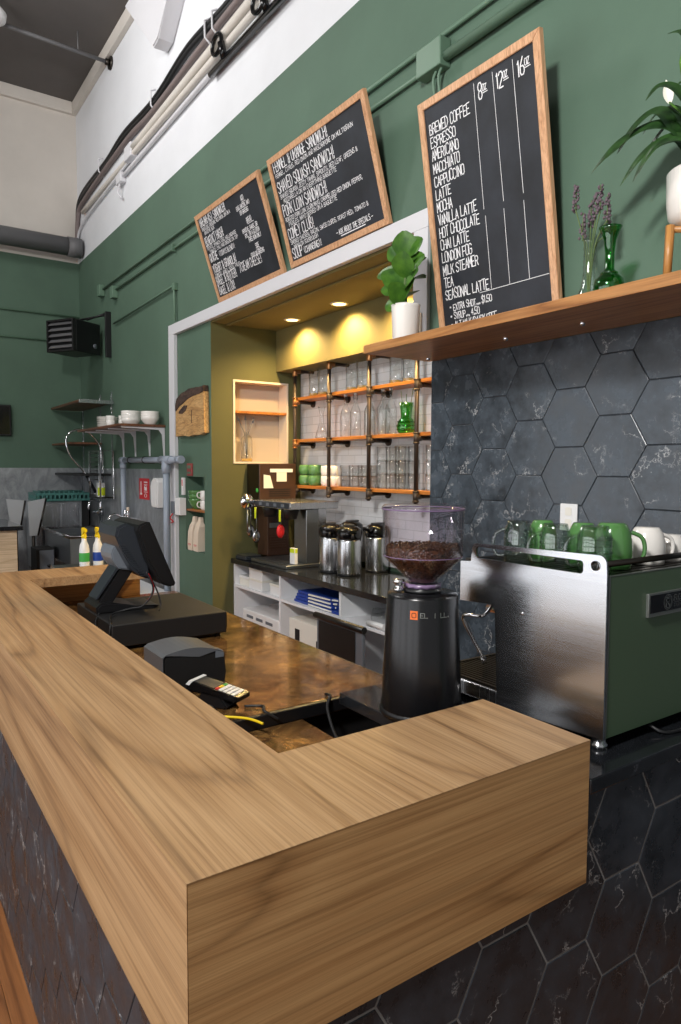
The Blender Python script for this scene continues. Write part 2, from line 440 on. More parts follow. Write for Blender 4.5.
# white subway tile
m = mat('subway_tile', (214,214,214), .2); n_, l_, b_ = nodes(m)
mp, _ = coords(m, rot=(0, PI/2, PI/2))
for tn, sw in (('subway_tile', 0),):
    g_ = n_.new('ShaderNodeNewGeometry'); sp = n_.new('ShaderNodeSeparateXYZ'); cb = n_.new('ShaderNodeCombineXYZ'); ad = n_.new('ShaderNodeMath')
    l_.new(g_.outputs['Position'], sp.inputs[0]); l_.new(sp.outputs['X'], ad.inputs[0]); l_.new(sp.outputs['Y'], ad.inputs[1])
    l_.new(ad.outputs[0], cb.inputs['X']); l_.new(sp.outputs['Z'], cb.inputs['Y'])
    bt = n_.new('ShaderNodeTexBrick'); bt.inputs['Scale'].default_value = 1; bt.inputs['Brick Width'].default_value = .2; bt.inputs['Row Height'].default_value = .075
    bt.inputs['Mortar Size'].default_value = .003; bt.inputs['Color1'].default_value = s2l((218,218,219)); bt.inputs['Color2'].default_value = s2l((210,210,212)); bt.inputs['Mortar'].default_value = s2l((188,188,188))
    l_.new(cb.outputs[0], bt.inputs['Vector']); l_.new(bt.outputs['Color'], b_.inputs['Base Color'])
    bump(m, bt.outputs['Fac'], -.3, .004)
# stainless sheet cladding with smears
m = mat('steel_cladding', (168,172,176), .42, .6); n_, l_, b_ = nodes(m); mp, _ = coords(m, (2,2,1))
t = noise(m, mp.outputs['Vector'], 3, 7, .7, 1); r = ramp(m, t.outputs['Fac'], [(.3, (128,132,136)), (.6, (172,176,180)), (.8, (205,208,212))]); l_.new(r.outputs['Color'], b_.inputs['Base Color'])
# coffee beans
m = mat('coffee_bean', (74,42,26), .35); n_, l_, b_ = nodes(m); mp, g_ = coords(m)
r = ramp(m, g_.outputs['Random Per Island'], [(0, (34,18,11)), (1, (78,46,28))]); l_.new(r.outputs['Color'], b_.inputs['Base Color'])
# live edge slab with bark
wood('slab_wood', 'y', (216,178,124), (190,144,90), (120,80,48), across=26, along=5)
m = mat('bark', (54,40,34), .9); n_, l_, b_ = nodes(m); mp, _ = coords(m)
t = noise(m, mp.outputs['Vector'], 30, 5, .7); r = ramp(m, t.outputs['Fac'], [(.3, (28,22,20)), (.7, (92,70,58))]); l_.new(r.outputs['Color'], b_.inputs['Base Color']); bump(m, t.outputs['Fac'], .8, .01)
glass('clear_glass', (252,253,253), .05, .03, .72); glass('hopper_glass', (253,251,254), .04, .02, .82); glass('green_glass', (130,222,150), .10, .04, .7); glass('mug_glass', (238,245,240), .12, .03, .6)
glass('pale_green_glass', (178,232,172), .07, .04, .7)
W = 2.19      # face of the long green wall
FY = 9.30     # face of the far wall
ZG = 4.612    # where green paint meets white
ZC = 6.78     # ceiling
ZT = 1.13     # bar top
# ------------------------------------------------------------------ setting
bm = BM()
y = -5
for i in range(46):
    x0 = -4.2+i*.115
    y = -5-R.random()*1.2
    while y < FY:
        L = R.uniform(.9, 1.9); y1 = min(FY, y+L)
        if y1 > -5: box(bm, x0, x0+.1135, max(-5, y), y1-.0015, -.02, 0)
        y += L
box(bm, -4.2, 3.4, -5, FY, -.12, -.021)
struct('floor', bm, 'floor_wood')
fb = MATS['floor_wood'].node_tree.nodes['Principled BSDF']; fb.inputs['Coat Weight'].default_value = .35; fb.inputs['Coat Roughness'].default_value = .12
# glazed street side of the hall
WX = -4.2; SPANS = [(-3.6+2.1*i, -1.75+2.1*i) for i in range(5)]
bm = BM(); box(bm, WX-.2, WX, -5, FY, 3.35, ZC); box(bm, WX-.2, WX, -5, FY, 0, .12)
ends = [-5]+[v for s_ in SPANS for v in s_]+[FY]
for a_, b_ in zip(ends[::2], ends[1::2]): box(bm, WX-.2, WX, a_, b_, .12, 3.35)
struct('wall_left', bm, 'cream_paint')
for i, (a_, b_) in enumerate(SPANS):
    bm = BM()
    for q in ((a_, a_+.05, .12, 3.35), (b_-.05, b_, .12, 3.35), (a_+.05, b_-.05, .12, .17), (a_+.05, b_-.05, 3.3, 3.35), (a_+.05, b_-.05, 2.35, 2.40)): box(bm, WX-.12, WX-.04, *q)
    w_ = struct('window_%d' % (i+1), bm, 'frame_black')
    bm = BM(); box(bm, WX-.10, WX-.09, a_+.05, b_-.05, .17, 3.3); o_ = obj('pane', bm, 'daylight_pane', w_)
bm = BM(); box(bm, -6, 3.4, -5, FY+.2, ZC, ZC+.1); struct('ceiling', bm, 'ceiling_paint')
bm = BM(); box(bm, -6, 2.189, FY, FY+.2, 0, ZG); struct('wall_far', bm, 'green_paint')
bm = BM(); box(bm, -6, 2.189, FY, FY+.2, ZG, ZC); struct('wall_far_upper', bm, 'cream_paint')
bm = BM(); box(bm, W, 3.4, -5, 1.885, 0, 2.40); box(bm, W, 3.4, -5, 1.93, 2.40, ZG); box(bm, W, 3.4, 1.93, 5.83, 3.08, ZG); box(bm, W, 3.4, 5.83, FY+.2, 0, ZG)
struct('wall_right', bm, 'green_paint')
bm = BM(); box(bm, W, 3.4, -5, FY+.2, ZG, ZC); struct('wall_right_upper', bm, 'white_paint')
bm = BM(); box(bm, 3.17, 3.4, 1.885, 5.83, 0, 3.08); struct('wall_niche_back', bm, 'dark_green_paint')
# column at the left of the niche, with a small niche in front and a cubby on its side
bm = BM(); box(bm, W+.02, 3.17, 4.86, 5.83, 0, 3.08)
o = struct('wall_niche_side', bm, 'green_paint')
cut(o, [(W-.1, W+.2, 5.025, 5.485, .95, 1.672), (2.426, 3.01, 4.8, 5.02, 1.80, 2.572)])
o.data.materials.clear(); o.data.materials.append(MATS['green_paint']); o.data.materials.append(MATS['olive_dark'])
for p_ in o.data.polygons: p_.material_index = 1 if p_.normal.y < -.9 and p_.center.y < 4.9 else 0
bm = BM(); box(bm, W+.03, 3.17, 1.93, 4.859, 3.06, 3.079)
struct('ceiling_niche', bm, 'olive_paint')
bm = BM(); box(bm, 2.36, 2.40, 1.94, 4.855, 3.048, 3.06, .004); struct('trim_niche_bead', bm, 'olive_paint')
bm = BM(); box(bm, 2.88, 3.169, 1.931, 4.859, 2.675, 3.059); struct('wall_niche_soffit', bm, 'olive_paint')
bm = BM(); box(bm, 3.155, 3.17, 1.886, 4.859, .95, 2.674); struct('wall_niche_tile', bm, 'subway_tile')
# white casing round the niche
bm = BM()
box(bm, W-.022, W+.019, 1.912, 5.80, 3.074, 3.176, .004)
box(bm, W-.022, W+.019, 5.66, 5.80, .46, 3.074, .004)
box(bm, W-.022, W+.019, 1.912, 2.03, 2.40, 3.074, .004)
struct('trim_1', bm, 'trim_white')
# timber strips under the ceiling
bm = BM(); box(bm, W-.06, W-.001, -5, FY-.001, ZC-.16, ZC-.001, .006); struct('trim_2', bm, 'cream_paint')
bm = BM(); box(bm, -6, W-.062, FY-.06, FY-.001, ZC-.16, ZC-.001, .006); struct('trim_3', bm, 'cream_paint')
# steel cladding round the wash-up corner
bm = BM(); box(bm, -1.5, W-.012, FY-.01, FY-.001, .3, 1.74); struct('wall_cladding_far', bm, 'steel_cladding')
bm = BM(); box(bm, W-.01, W-.001, 5.87, FY-.012, .3, 1.74)
for yy in (7.0, 8.2): box(bm, W-.0105, W-.009, yy, yy+.02, .3, 1.74)
struct('wall_cladding_right', bm, 'steel_cladding')
# slate hexagon tiling of the right wall
bm = BM(); hexes(bm, lambda u, v, d: (W-d, u, v), -1.6, 1.884, .02, 2.349, 1.199, 1.864, .2535, .0035)
struct('wall_hexagon_tile', bm, ['wall_slate', 'dark_grout'])
# knee brace under the roof
bm = BM()
P = [(6.67, 6.775), (5.35, 6.775), (5.35, 6.07), (5.74, 5.78)]
prism(bm, [(6.60, ZC-.165), (4.7, ZC-.165), (5.33, 6.08), (5.62, 5.82), (5.76, 5.80)], 'x', W-.16, W-.001, bev=.012)
tag(obj('timber_knee_brace', bm, 'trim_white'), 'white painted timber brace meeting the ceiling on the white upper wall', 'brace')

# ------------------------------------------------------------------ the bar
bar = thing('bar_counter', 'long L-shaped service bar with oak-grain top and dark hexagon tile base', 'counter', (0,0,0))
TH = .35; X1 = 1.004; YI = .345; XI = .355; YF0, YF1 = 3.178, 3.556; XF = 1.10
bm = BM()
top = [(0,0),(X1,0),(X1,YI),(XI,YI),(XI,YF0),(XF,YF0),(XF,YF1),(0,YF1)]
prism(bm, top, 'z', ZT-.0012, ZT)
core = [(.0235,.0235),(X1,.0235),(X1,YI),(XI,YI),(XI,YF0),(XF,YF0),(XF,YF1),(.0235,YF1)]
prism(bm, core, 'z', ZT-.05, ZT-.0013)
obj('bar_top', bm, 'bar_wood_y', bar)
bm = BM(); prism(bm, [(.0014,.0004),(X1-.0006,.0004),(X1-.0006,.0225),(.0235,.0225)], 'z', ZT-TH, ZT-.0016); obj('end_fascia', bm, 'bar_wood_x', bar)
bm = BM(); prism(bm, [(.0004,.0014),(.0225,.0235),(.0225,YF1),(.0004,YF1)], 'z', ZT-TH, ZT-.0016); obj('front_fascia', bm, 'bar_wood_y', bar)
bm = BM(); box(bm, XI-.02, XI, YI, YF0, .9, ZT-.0503); obj('inner_fascia', bm, 'bar_wood_y', bar)
bm = BM(); box(bm, .024, X1-.002, .0222, .04, .795, ZT-.0505); box(bm, XI+.001, XI+.02, YI-.02, YI, .8, ZT-.0505); obj('rail', bm, 'black_matte', bar)
bm = BM(); box(bm, .016, .10, .016, YF1-.02, .0, ZT-TH-.0005); box(bm, .10, 2.17, .016, .06, 0, .994)
bm2 = BM()
bm3 = BM(); hexes(bm3, lambda u, v, d: (.016-d, u, v), .016, YF1-.03, .0, ZT-TH-.001, .862, .517, .246, .003, gd=.6)
hexes(bm2, lambda u, v, d: (u, .016-d, v), .016, 2.17, .0, .992, 1.166, .873, .2435, .005, gd=.8)
obj('carcass', bm, 'black_matte', bar)
obj('tile_cladding', bm2, ['bar_slate', 'light_grout'], bar, label='dark slate hexagon tiles with pale grout')
obj('front_cladding', bm3, ['bar_slate', 'dark_grout'], bar)
# far return of the bar: inner face and support
bm = BM(); box(bm, .37, XF-.01, YF1-.05, YF1-.03, .0, ZT-.0505); obj('far_panel', bm, 'bar_wood_x', bar)

# stone slab beside the bar (lower counter carrying the coffee machine)
bm = BM()
box(bm, 1.006, 2.182, -.004, .85, .996, 1.034, .004); box(bm, .868, 1.0055, .347, .85, .996, 1.034, .003)
tag(obj('stone_counter_slab', bm, 'stone_top'), 'black stone counter slab under the steel coffee machine', 'counter')
# work counter behind the bar: bronze sheet top and drawer bank
wk = thing('work_counter', 'low bronze sheet-topped work counter behind the bar', 'counter', (.8, 2.2, 0))
bm = BM(); box(bm, .357, 1.333, 1.10, 3.52, .895, .92, .004); obj('worktop', bm, 'bronze_sheet', wk)
bm = BM(); box(bm, .357, 1.337, 1.078, 1.10, .872, .9195, .004); box(bm, 1.333, 1.3375, 1.10, 3.5, .88, .9195); obj('edging', bm, 'black_plastic', wk)
bm = BM(); box(bm, .38, 1.30, 1.12, 3.5, .10, .895); box(bm, .42, 1.26, 1.16, 3.46, 0, .10); obj('cabinet', bm, 'black_matte', wk)
sh = thing('lower_shelf', 'brown low shelf between bronze work counter and bar end', 'shelf', (.62, .7, 0))
bm = BM(); box(bm, .357, .866, .37, 1.076, .85, .876, .004); obj('board', bm, 'bronze_sheet', sh)
bm = BM(); box(bm, .357, .38, .37, 1.07, 0, .85); obj('side_panel', bm, 'black_matte', sh)
bm = BM(); box(bm, .81, .833, .37, 1.07, 0, .85); obj('side_panel', bm, 'black_matte', sh)

# ------------------------------------------------------------------ wood bar shelf on tile wall
ws = thing('wall_shelf', 'thick oak shelf over the dark hexagon tiles carrying plants and menu', 'shelf', (1.96, .5, 2.35))
bm = BM(); box(bm, 1.737, 2.188, -1.2, 1.907, 2.35, 2.392, .003); obj('board', bm, 'shelf_wood', ws)
bm = BM()
for yy in (1.82, 1.18, .78, .25, -.3):
    for zz in (0,): lathe(bm, [(0, -.014), (.008, -.012), (.011, -.006), (.011, 0)], (2.10 if yy > 1.5 else 1.99, yy, 2.35), 12)
obj('bracket_bolt', bm, 'chrome', ws)

# ------------------------------------------------------------------ menu boards
def board(name, label, b, w, h, tilt, fr=.038, depth=.028):
    """b: lower left corner (x, y, z); w along -y; h along the tilted face"""
    r = thing(name, label, 'menu board', b)
    t = tilt
    M = Matrix(((0, -math.sin(t), -math.cos(t), 0), (-1, 0, 0, 0), (0, math.cos(t), -math.sin(t), 0), (0, 0, 0, 1)))
    r.matrix_world = Matrix.Translation(b) @ M
    bm = BM(); box(bm, fr-.004, w-fr+.004, fr-.004, h-fr+.004, -.012, .006); sp_ = obj('slate_panel', bm, 'blackboard', r, True)
    bm = BM()
    for poly in (((0,0),(w,0),(w-fr,fr),(fr,fr)), ((w,0),(w,h),(w-fr,h-fr),(w-fr,fr)), ((w,h),(0,h),(fr,h-fr),(w-fr,h-fr)), ((0,h),(0,0),(fr,fr),(fr,h-fr))):
        prism(bm, poly, 'z', -depth*.5, depth*.5, bev=.002)
    obj('frame', bm, 'oak_frame', r, True)
    return r, sp_
def P2(xf, yf): return xf, yf
# food board, left
t1 = math.atan(.222/.675)
w1, h1 = 1.13, .712
b1, s1 = board('menu_board', 'small food menu blackboard, leftmost of the three, leaning out on white casing', (W-.005, 4.60, 3.181), w1, h1, t1)
bm = BM(); z = .0075
def L_(x, y, s, h, w, lw=.0055, **k): return lettering(bm, s, x, y, h, w, lw, z=z, **k)
for yb, big, subs in ((.612, "BREAKFAST SANDWICH!", ["FRIED EGG, CHEDDAR, RED ONION JAM ON A", "BRIOCHE BUN"]), (.458, "BENEDICT HASH!", ["POTATO, SPINACH, EGG, HOLLANDAISE", "TOMATO, CHILI AND GREENS ON TOP"]),
                  (.325, "QUICHE", []), (.235, "YOGURT & GRANOLA!", ["COMPOTE, HONEY, SEEDS, FRUIT"]), (.133, "BAGEL & BUTTER!", []), (.055, "BAGEL & LOX!", [])):
    L_(.062, yb, big, .064, .0215, .0062, adv=1.27)
    if big == "QUICHE": L_(.24, yb+.008, "(TODAYS BLEND)!", .036, .0155, .0042)
    if big.startswith("BAGEL & B"): L_(.50, yb+.012, "/CREAM CHEESE!", .064, .0215, .0054)
    for i, s in enumerate(subs):
        L_(.066+.03*i, yb-.036-.034*i, s, .025, min(.0150, .58/(len(s)*1.2)), .0031, adv=1.24)
for (u, v, s) in ((.80,.60,"ADD"),(.70,.555,"EGG, BACON, AVO"),(.735,.515,"OR GREENS"),(.80,.445,"BREAD"),(.70,.39,"BRIOCHE, BAGEL OR"),(.72,.352,"RYE, OR A GLUTEN"),(.76,.314,"FREE BUN ONLY"),(.83,.25,"SIDE"),(.73,.205,"SOUP OR GREENS")):
    L_(u, v, s, .028 if len(s) > 6 else .034, .0125, .0042, adv=1.25)
for a in (((.80,.59),(.86,.59)), ((.80,.435),(.90,.435)), ((.83,.24),(.90,.24))): chalkline(bm, *a, .004, z)
obj('chalk_lettering', bm, 'chalk', s1, True)
# sandwich board, middle
t2 = math.atan(.198/.69); w2, h2 = 1.12, .722
b2, s2 = board('menu_board', 'sandwich menu blackboard, middle one, leaning out on white casing', (W-.02, 3.35, 3.181), w2, h2, t2)
bm = BM()
for yb, big, subs in ((.622, "FENNEL & ORANGE SANDWICH!", ["FENNEL, CITRUS, RED ONION AND MASCARPONE ON MULTIGRAIN"]),
                  (.488, "SHAVED SQUASH SANDWICH!", ["SHAVED SQUASH, ZESTY TAHINI, SPROUTS, RED LEAF, GREENS &", "MOZZARELLA ON AN EVERYTHING BAGUETTE"]),
                  (.335, "PORK LOIN SANDWICH!", ["ROASTED PORK LOIN, DIJON MAYO, CARAMELIZED RED ONION, PEPPER,", "PICKLES, MAYO SERVED ON A BAGUETTE"]),
                  (.185, "COMEY CLUB!", ["SMOKED CHICKEN, BACON, SWISS CURDS, ROAST RED, TOMATO &", "MAYO ON SOURDOUGH"]), (.052, "SOUP", [])):
    L_(.058, yb, big, .068, .0255 if len(big) < 24 else .0228, .0062, adv=1.27)
    if big == "SOUP": L_(.20, yb+.006, "(CHANGING)!", .040, .017, .0048)
    for i, s in enumerate(subs):
        L_(.064+.03*i, yb-.037-.034*i, s, .025, min(.0152, (.97-.03*i)/(len(s)*1.2)), .0031, adv=1.24)
L_(.60, .068, "- ASK ABOUT THE SPECIALS -", .03, .0125, .004); chalkline(bm, (.64,.056), (.90,.056), .006, z)
obj('chalk_lettering', bm, 'chalk', s2, True)
# drinks board on the shelf
t3 = math.atan(.169/1.068); w3, h3 = .762, 1.205
b3, s3 = board('menu_board', 'tall coffee menu blackboard with price columns standing on the oak shelf', (W-.03, 1.768, 2.396), w3, h3, t3)
bm = BM()
yy = h3-.165
for i, s in enumerate(("BREWED COFFEE","ESPRESSO","AMERICANO","MACCHIATO","CAPPUCCINO","LATTE","MOCHA","VANILLA LATTE","HOT CHOCOLATE","CHAI LATTE","LONDON FOG","MILK STEAMER","TEA","SEASONAL LATTE")):
    L_(.066, yy, s, .047, .0180, .0047, adv=1.22); yy -= .0615
yy += .002
for s in ("* EXTRA SHOT... $1.50", "* SYRUP... 4.50", "* ALT MILK/DAIRY FREE"):
    L_(.085, yy, s, .032, .0135, .0038, adv=1.22); yy -= .043
for u, s in ((.402, "8"), (.512, "12"), (.632, "16")):
    e = L_(u, h3-.135, s, .064, .021, .0056, adv=1.2)
    L_(e, h3-.108, "OZ", .026, .0105, .0038); chalkline(bm, (e, h3-.116), (e+.03, h3-.116), .0036, z)
for u in (.378, .492, .608, .722): 
    chalkline(bm, (u, h3-.055), (u+R.uniform(-.004,.004), .60), .0024, z); chalkline(bm, (u+.002, .57), (u, .235), .0024, z)
chalkline(bm, (.30, .232), (w3-.045, .232), .0024, z)
obj('chalk_lettering', bm, 'chalk', s3, True)

# ------------------------------------------------------------------ conduits on the green wall
cd = thing('wall_conduit', 'green painted twin conduits with junction box above the menu boards', 'conduit', (W, 4, 3.9))
bm = BM(); tube(bm, [(W-.022, -2.5, 4.03), (W-.022, 8.05, 4.005)], .013, 8); obj('upper_pipe', bm, 'conduit_green', cd)
bm = BM(); tube(bm, [(W-.022, 1.93, 3.90), (W-.022, 7.5, 3.888)], .013, 8); obj('lower_pipe', bm, 'conduit_green', cd)
bm = BM(); tube(bm, [(W-.035, -2.5, 3.885), (W-.035, 1.79, 3.892)], .026, 12); obj('large_pipe', bm, 'conduit_green', cd)
bm = BM(); box(bm, W-.075, W-.001, 1.775, 1.965, 3.845, 3.99, .006); obj('junction_box', bm, 'conduit_green', cd)
bm = BM()
for a in (1.84, 1.80): tube(bm, spline([(W-.04, a, 3.845), (W-.05, a+.012, 3.79), (W-.03, a+.008, 3.66), (W-.028, a-.01, 3.5)], 5), .008, 6)
obj('drop_cable', bm, 'conduit_green', cd)
for yy in (3.2, 5.6, .9):
    bm = BM(); box(bm, W-.045, W-.001, yy, yy+.02, 3.86, 3.93); obj('clamp', bm, 'conduit_green', cd)
for yy in (1.45, .3):
    bm = BM(); cyl(bm, (W-.022, yy, 4.03), (W-.022, yy-.05, 4.03), .02, 10); obj('coupling', bm, 'conduit_green', cd)
for a, zz in ((8.05, 3.99), (7.5, 3.86)):
    bm = BM(); box(bm, W-.07, W-.001, a, a+.11, zz-.07, zz+.07, .006); obj('outlet_box', bm, 'conduit_green', cd)
c2 = thing('wall_conduit', 'thin green conduit bending down behind the white casing', 'conduit', (W, 6, 3.5))
bm = BM(); tube(bm, [(W-.028, 7.6, 3.50), (W-.028, 5.66, 3.535), (W-.028, 5.61, 3.52), (W-.028, 5.60, 3.19)], .012, 8); obj('pipe', bm, 'conduit_green', c2)
bm = BM(); box(bm, W-.04, W-.001, 5.58, 5.64, 3.49, 3.56, .004); obj('elbow_box', bm, 'conduit_green', c2)
c3 = thing('wall_conduit', 'green conduits running along the dark far wall', 'conduit', (1, FY, 3.7))
for zz in (3.86, 3.5):
    bm = BM(); tube(bm, [(-2, FY-.02, zz), (2.17, FY-.02, zz)], .012, 8); obj('pipe', bm, 'conduit_green', c3)
# conduits and cables on the white wall
wc = thing('cable_run', 'bundle of white conduits and black cables along white upper wall', 'cable', (W, 5, 5.2))
def run(name, pts, r, m, seg=8):
    bm = BM(); tube(bm, spline(pts, 6), r, seg); obj(name, bm, m, wc)
for k, dz in enumerate((0, .045)):
    run('black_cable', [(W-.028, 9.25, 4.7), (W-.028, 9.23, 5.1+dz), (W-.028, 9.0, 5.40+dz), (W-.028, 7.8, 5.44+dz), (W-.028, 7.1, 5.50+dz), (W-.028, 6.1, 5.455+dz), (W-.028, 5.2, 5.54+dz), (W-.028, 4.3, 5.48+dz), (W-.028, 3.2, 5.53+dz), (W-.028, 1, 5.5+dz)], .024, 'black_cable')
run('grey_cable', [(W-.034, 9.24, 4.7), (W-.034, 9.15, 5.2), (W-.034, 8.8, 5.33), (W-.034, 7, 5.42), (W-.034, 6.1, 5.385), (W-.034, 4.6, 5.43), (W-.034, 3, 5.42), (W-.034, 1, 5.41)], .03, 'cable_grey')
run('white_conduit', [(W-.042, 6.75, 5.25), (W-.042, 4, 5.30), (W-.042, 1, 5.33)], .038, 'cream_paint', 10)
run('white_conduit', [(W-.034, 8.9, 5.2), (W-.034, 6, 5.20), (W-.034, 1, 5.22)], .03, 'cream_paint')
run('white_conduit', [(W-.03, 7.2, 5.085), (W-.03, 4.6, 5.12), (W-.03, 1, 5.13)], .022, 'trim_white')
run('white_conduit', [(W-.03, 9.2, 4.75), (W-.03, 9.0, 5.05), (W-.03, 7.4, 5.15), (W-.03, 6.9, 5.17)], .016, 'trim_white')
bm = BM(); box(bm, W-.08, W-.001, 6.72, 6.95, 5.16, 5.31, .01); obj('junction_box', bm, 'trim_white', wc); bm = BM(); box(bm, W-.07, W-.001, 7.12, 7.3, 5.02, 5.13, .01); tube(bm, spline([(W-.05, 7.2, 5.02), (W-.06, 7.25, 4.93), (W-.03, 7.2, 4.86)], 5), .012, 6)
obj('junction_box', bm, 'trim_white', wc)
for yy in (8.0, 6.1, 4.75, 4.6):
    bm = BM(); tube(bm, [(W-.012, yy, 5.60), (W-.065, yy, 5.57), (W-.07, yy-.02, 5.42), (W-.012, yy-.03, 5.36)], .009, 6); obj('cable_tie', bm, 'trim_white', wc)
pr_ = thing('black_rail', 'black rail with beam clamp along the upper white wall', 'rail', (W, 3.9, 5.07))
bm = BM(); tube(bm, [(W-.05, 4.66, 5.085), (W-.05, 1.5, 5.03)], .03, 10); obj('rail', bm, 'black_gloss', pr_)
for yy, zz in ((4.42, 5.22), (3.7, 5.18)):
    bm = BM(); tube(bm, [(W-.09, yy+.03+.09*math.cos(a), zz+.075*math.sin(a)) for a in [2*PI*i/14 for i in range(14)]], .018, 8, closed=True); cyl(bm, (W-.09, yy-.05, zz-.02), (W-.06, yy-.05, 5.08), .03, 12)
    obj('clamp', bm, 'black_gloss', pr_)
# round duct and ceiling sprinkler pipe
dk = thing('round_duct', 'grey round duct end under white wall at far left', 'duct', (1.2, FY-.3, 4.76))
bm = BM(); cyl(bm, (-2.5, FY-.26, 4.752), (2.13, FY-.26, 4.752), .118, 24); obj('pipe', bm, 'duct_grey', dk)
bm = BM(); cyl(bm, (1.98, FY-.26, 4.752), (2.16, FY-.26, 4.752), .13, 24); obj('collar', bm, 'duct_grey', dk)
sp = thing('ceiling_rod', 'grey pipe slung under the dark ceiling near white wall', 'pipe', (1.5, 7.45, 6.55))
bm = BM(); cyl(bm, (.7, 7.5, 6.53), (2.18, 7.62, 6.56), .022, 10); obj('pipe', bm, 'duct_grey', sp)
bm = BM(); cyl(bm, (2.165, 7.62, 6.56), (2.1895, 7.62, 6.56), .075, 16); cyl(bm, (2.12, 7.615, 6.56), (2.17, 7.62, 6.56), .036, 12); obj('wall_flange', bm, 'dark_steel', sp)
bm = BM(); cyl(bm, (1.80, 7.589, 6.55), (1.80, 7.589, ZC-.001), .007, 6); obj('hanger', bm, 'duct_grey', sp)
bm = BM(); lathe(bm, [(0,-.05),(.10,-.045),(.15,-.01),(.16,.05),(.12,.10),(.03,.13),(.03,.24),(0,.24)], (0,0,0), 24)
solo('ceiling_lamp', bm, 'white_plastic', 'white round lamp hanging at the upper left corner of the ceiling', 'lamp', (.86, 7.4, 6.50))

# ------------------------------------------------------------------ heater unit
ht = thing('unit_heater', 'black louvred unit heater hung high in the far corner', 'heater', (1.845, 8.20, 3.18), math.radians(31))
hh = .22; H0 = .0; H1 = .39
bm = BM(); box(bm, -hh+.03, hh, -hh, hh, H0, H1, .012); obj('casing', bm, 'black_plastic', ht, True)
bm = BM()
for i in range(5):
    zz = H0+.035+i*.07
    prism(bm, [(-hh+.03, zz+.045), (-hh+.025, zz+.05), (-hh-.015, zz+.012), (-hh-.01, zz+.007)], 'y', -hh+.025, hh-.025)
obj('louvre', bm, 'duct_grey', ht, True)
for q in ((-hh, -hh+.022, H0, H1), (hh-.022, hh, H0, H1), (-hh+.0221, hh-.0221, H0, H0+.02), (-hh+.0221, hh-.0221, H1-.02, H1)):
    bm = BM(); box(bm, -hh-.02, -hh+.0295, *q); obj('front_frame', bm, 'black_matte', ht, True)
bm = BM(); lathe(bm, [(0,0),(.03,0),(.03,-.012),(0,-.012)], (.12, -hh-.0005, .10), 14, ax='y'); obj('dial', bm, 'grey_plastic', ht, True)
hb = thing('heater_bracket', 'black wall bracket carrying the unit heater', 'bracket', (2.16, 7.9, 3.4))
bm = BM(); box(bm, 2.12, 2.189, 7.80, 7.84, 3.12, 3.68, .004); obj('upright', bm, 'black_plastic', hb)
for a_ in (((2.14, 7.82, 3.66), (1.95, 8.0, 3.585)), ((2.14, 7.83, 3.64), (1.80, 8.25, 3.585))):
    bm = BM(); tube(bm, a_, .013, 8); obj('arm', bm, 'black_plastic', hb)
# wall screen at the left edge
tv = thing('wall_screen', 'black screen edge on the far green wall at left', 'screen', (.9, FY-.05, 2.37))
bm = BM(); box(bm, .45, 1.255, FY-.075, FY-.03, 2.17, 2.585, .008); obj('casing', bm, 'black_matte', tv)
bm = BM(); box(bm, .47, 1.235, FY-.0775, FY-.0752, 2.19, 2.565); obj('panel', bm, 'black_gloss', tv)
bm = BM(); box(bm, .75, .95, FY-.03, FY-.0005, 2.27, 2.47); obj('mount', bm, 'black_plastic', tv)
# ------------------------------------------------------------------ recessed lights
for i, yy in enumerate((4.33, 3.60, 2.90, 2.2)):
    l = thing('recessed_light', ('warm round ceiling downlight in the niche, ' + ('farthest left of the row' if i == 0 else 'second from the left' if i == 1 else 'third from left, behind the fig leaves' if i == 2 else 'rightmost of the row')), 'light', (2.745, yy, 3.06), group='niche downlights')
    bm = BM(); lathe(bm, [(.052, -.001), (.052, -.006), (.070, -.005), (.074, -.0005), (.052, -.0005)], (0,0,0), 24); obj('trim_ring', bm, 'trim_white', l, True)
    bm = BM(); lathe(bm, [(0, -.002), (.052, -.002), (.052, -.0005), (0, -.0005)], (0,0,0), 24); obj('lens', bm, 'lamp_face', l, True)
    ld = bpy.data.lights.new('downlight', 'SPOT'); ld.energy = DOWN; ld.color = (1, .68, .28); ld.spot_size = math.radians(150); ld.spot_blend = .7; ld.shadow_soft_size = .05
    lo = bpy.data.objects.new('downlight_lamp', ld); COL.objects.link(lo); lo.parent = l; lo.location = (0, 0, -.012)
# outlet
ol = thing('wall_outlet', 'white double wall outlet on the dark hexagon tiles', 'outlet', (W-.008, .963, 1.553))
bm = BM(); box(bm, -.007, 0, -.045, .045, -.06, .06, .003); obj('cover_plate', bm, 'white_plastic', ol, True)
for dz in (.026, -.026):
    bm = BM(); prism(bm, roundrect(-.017, .017, dz-.018, dz+.018, .008), 'x', -.0085, -.0071); obj('socket', bm, 'paper', ol, True)
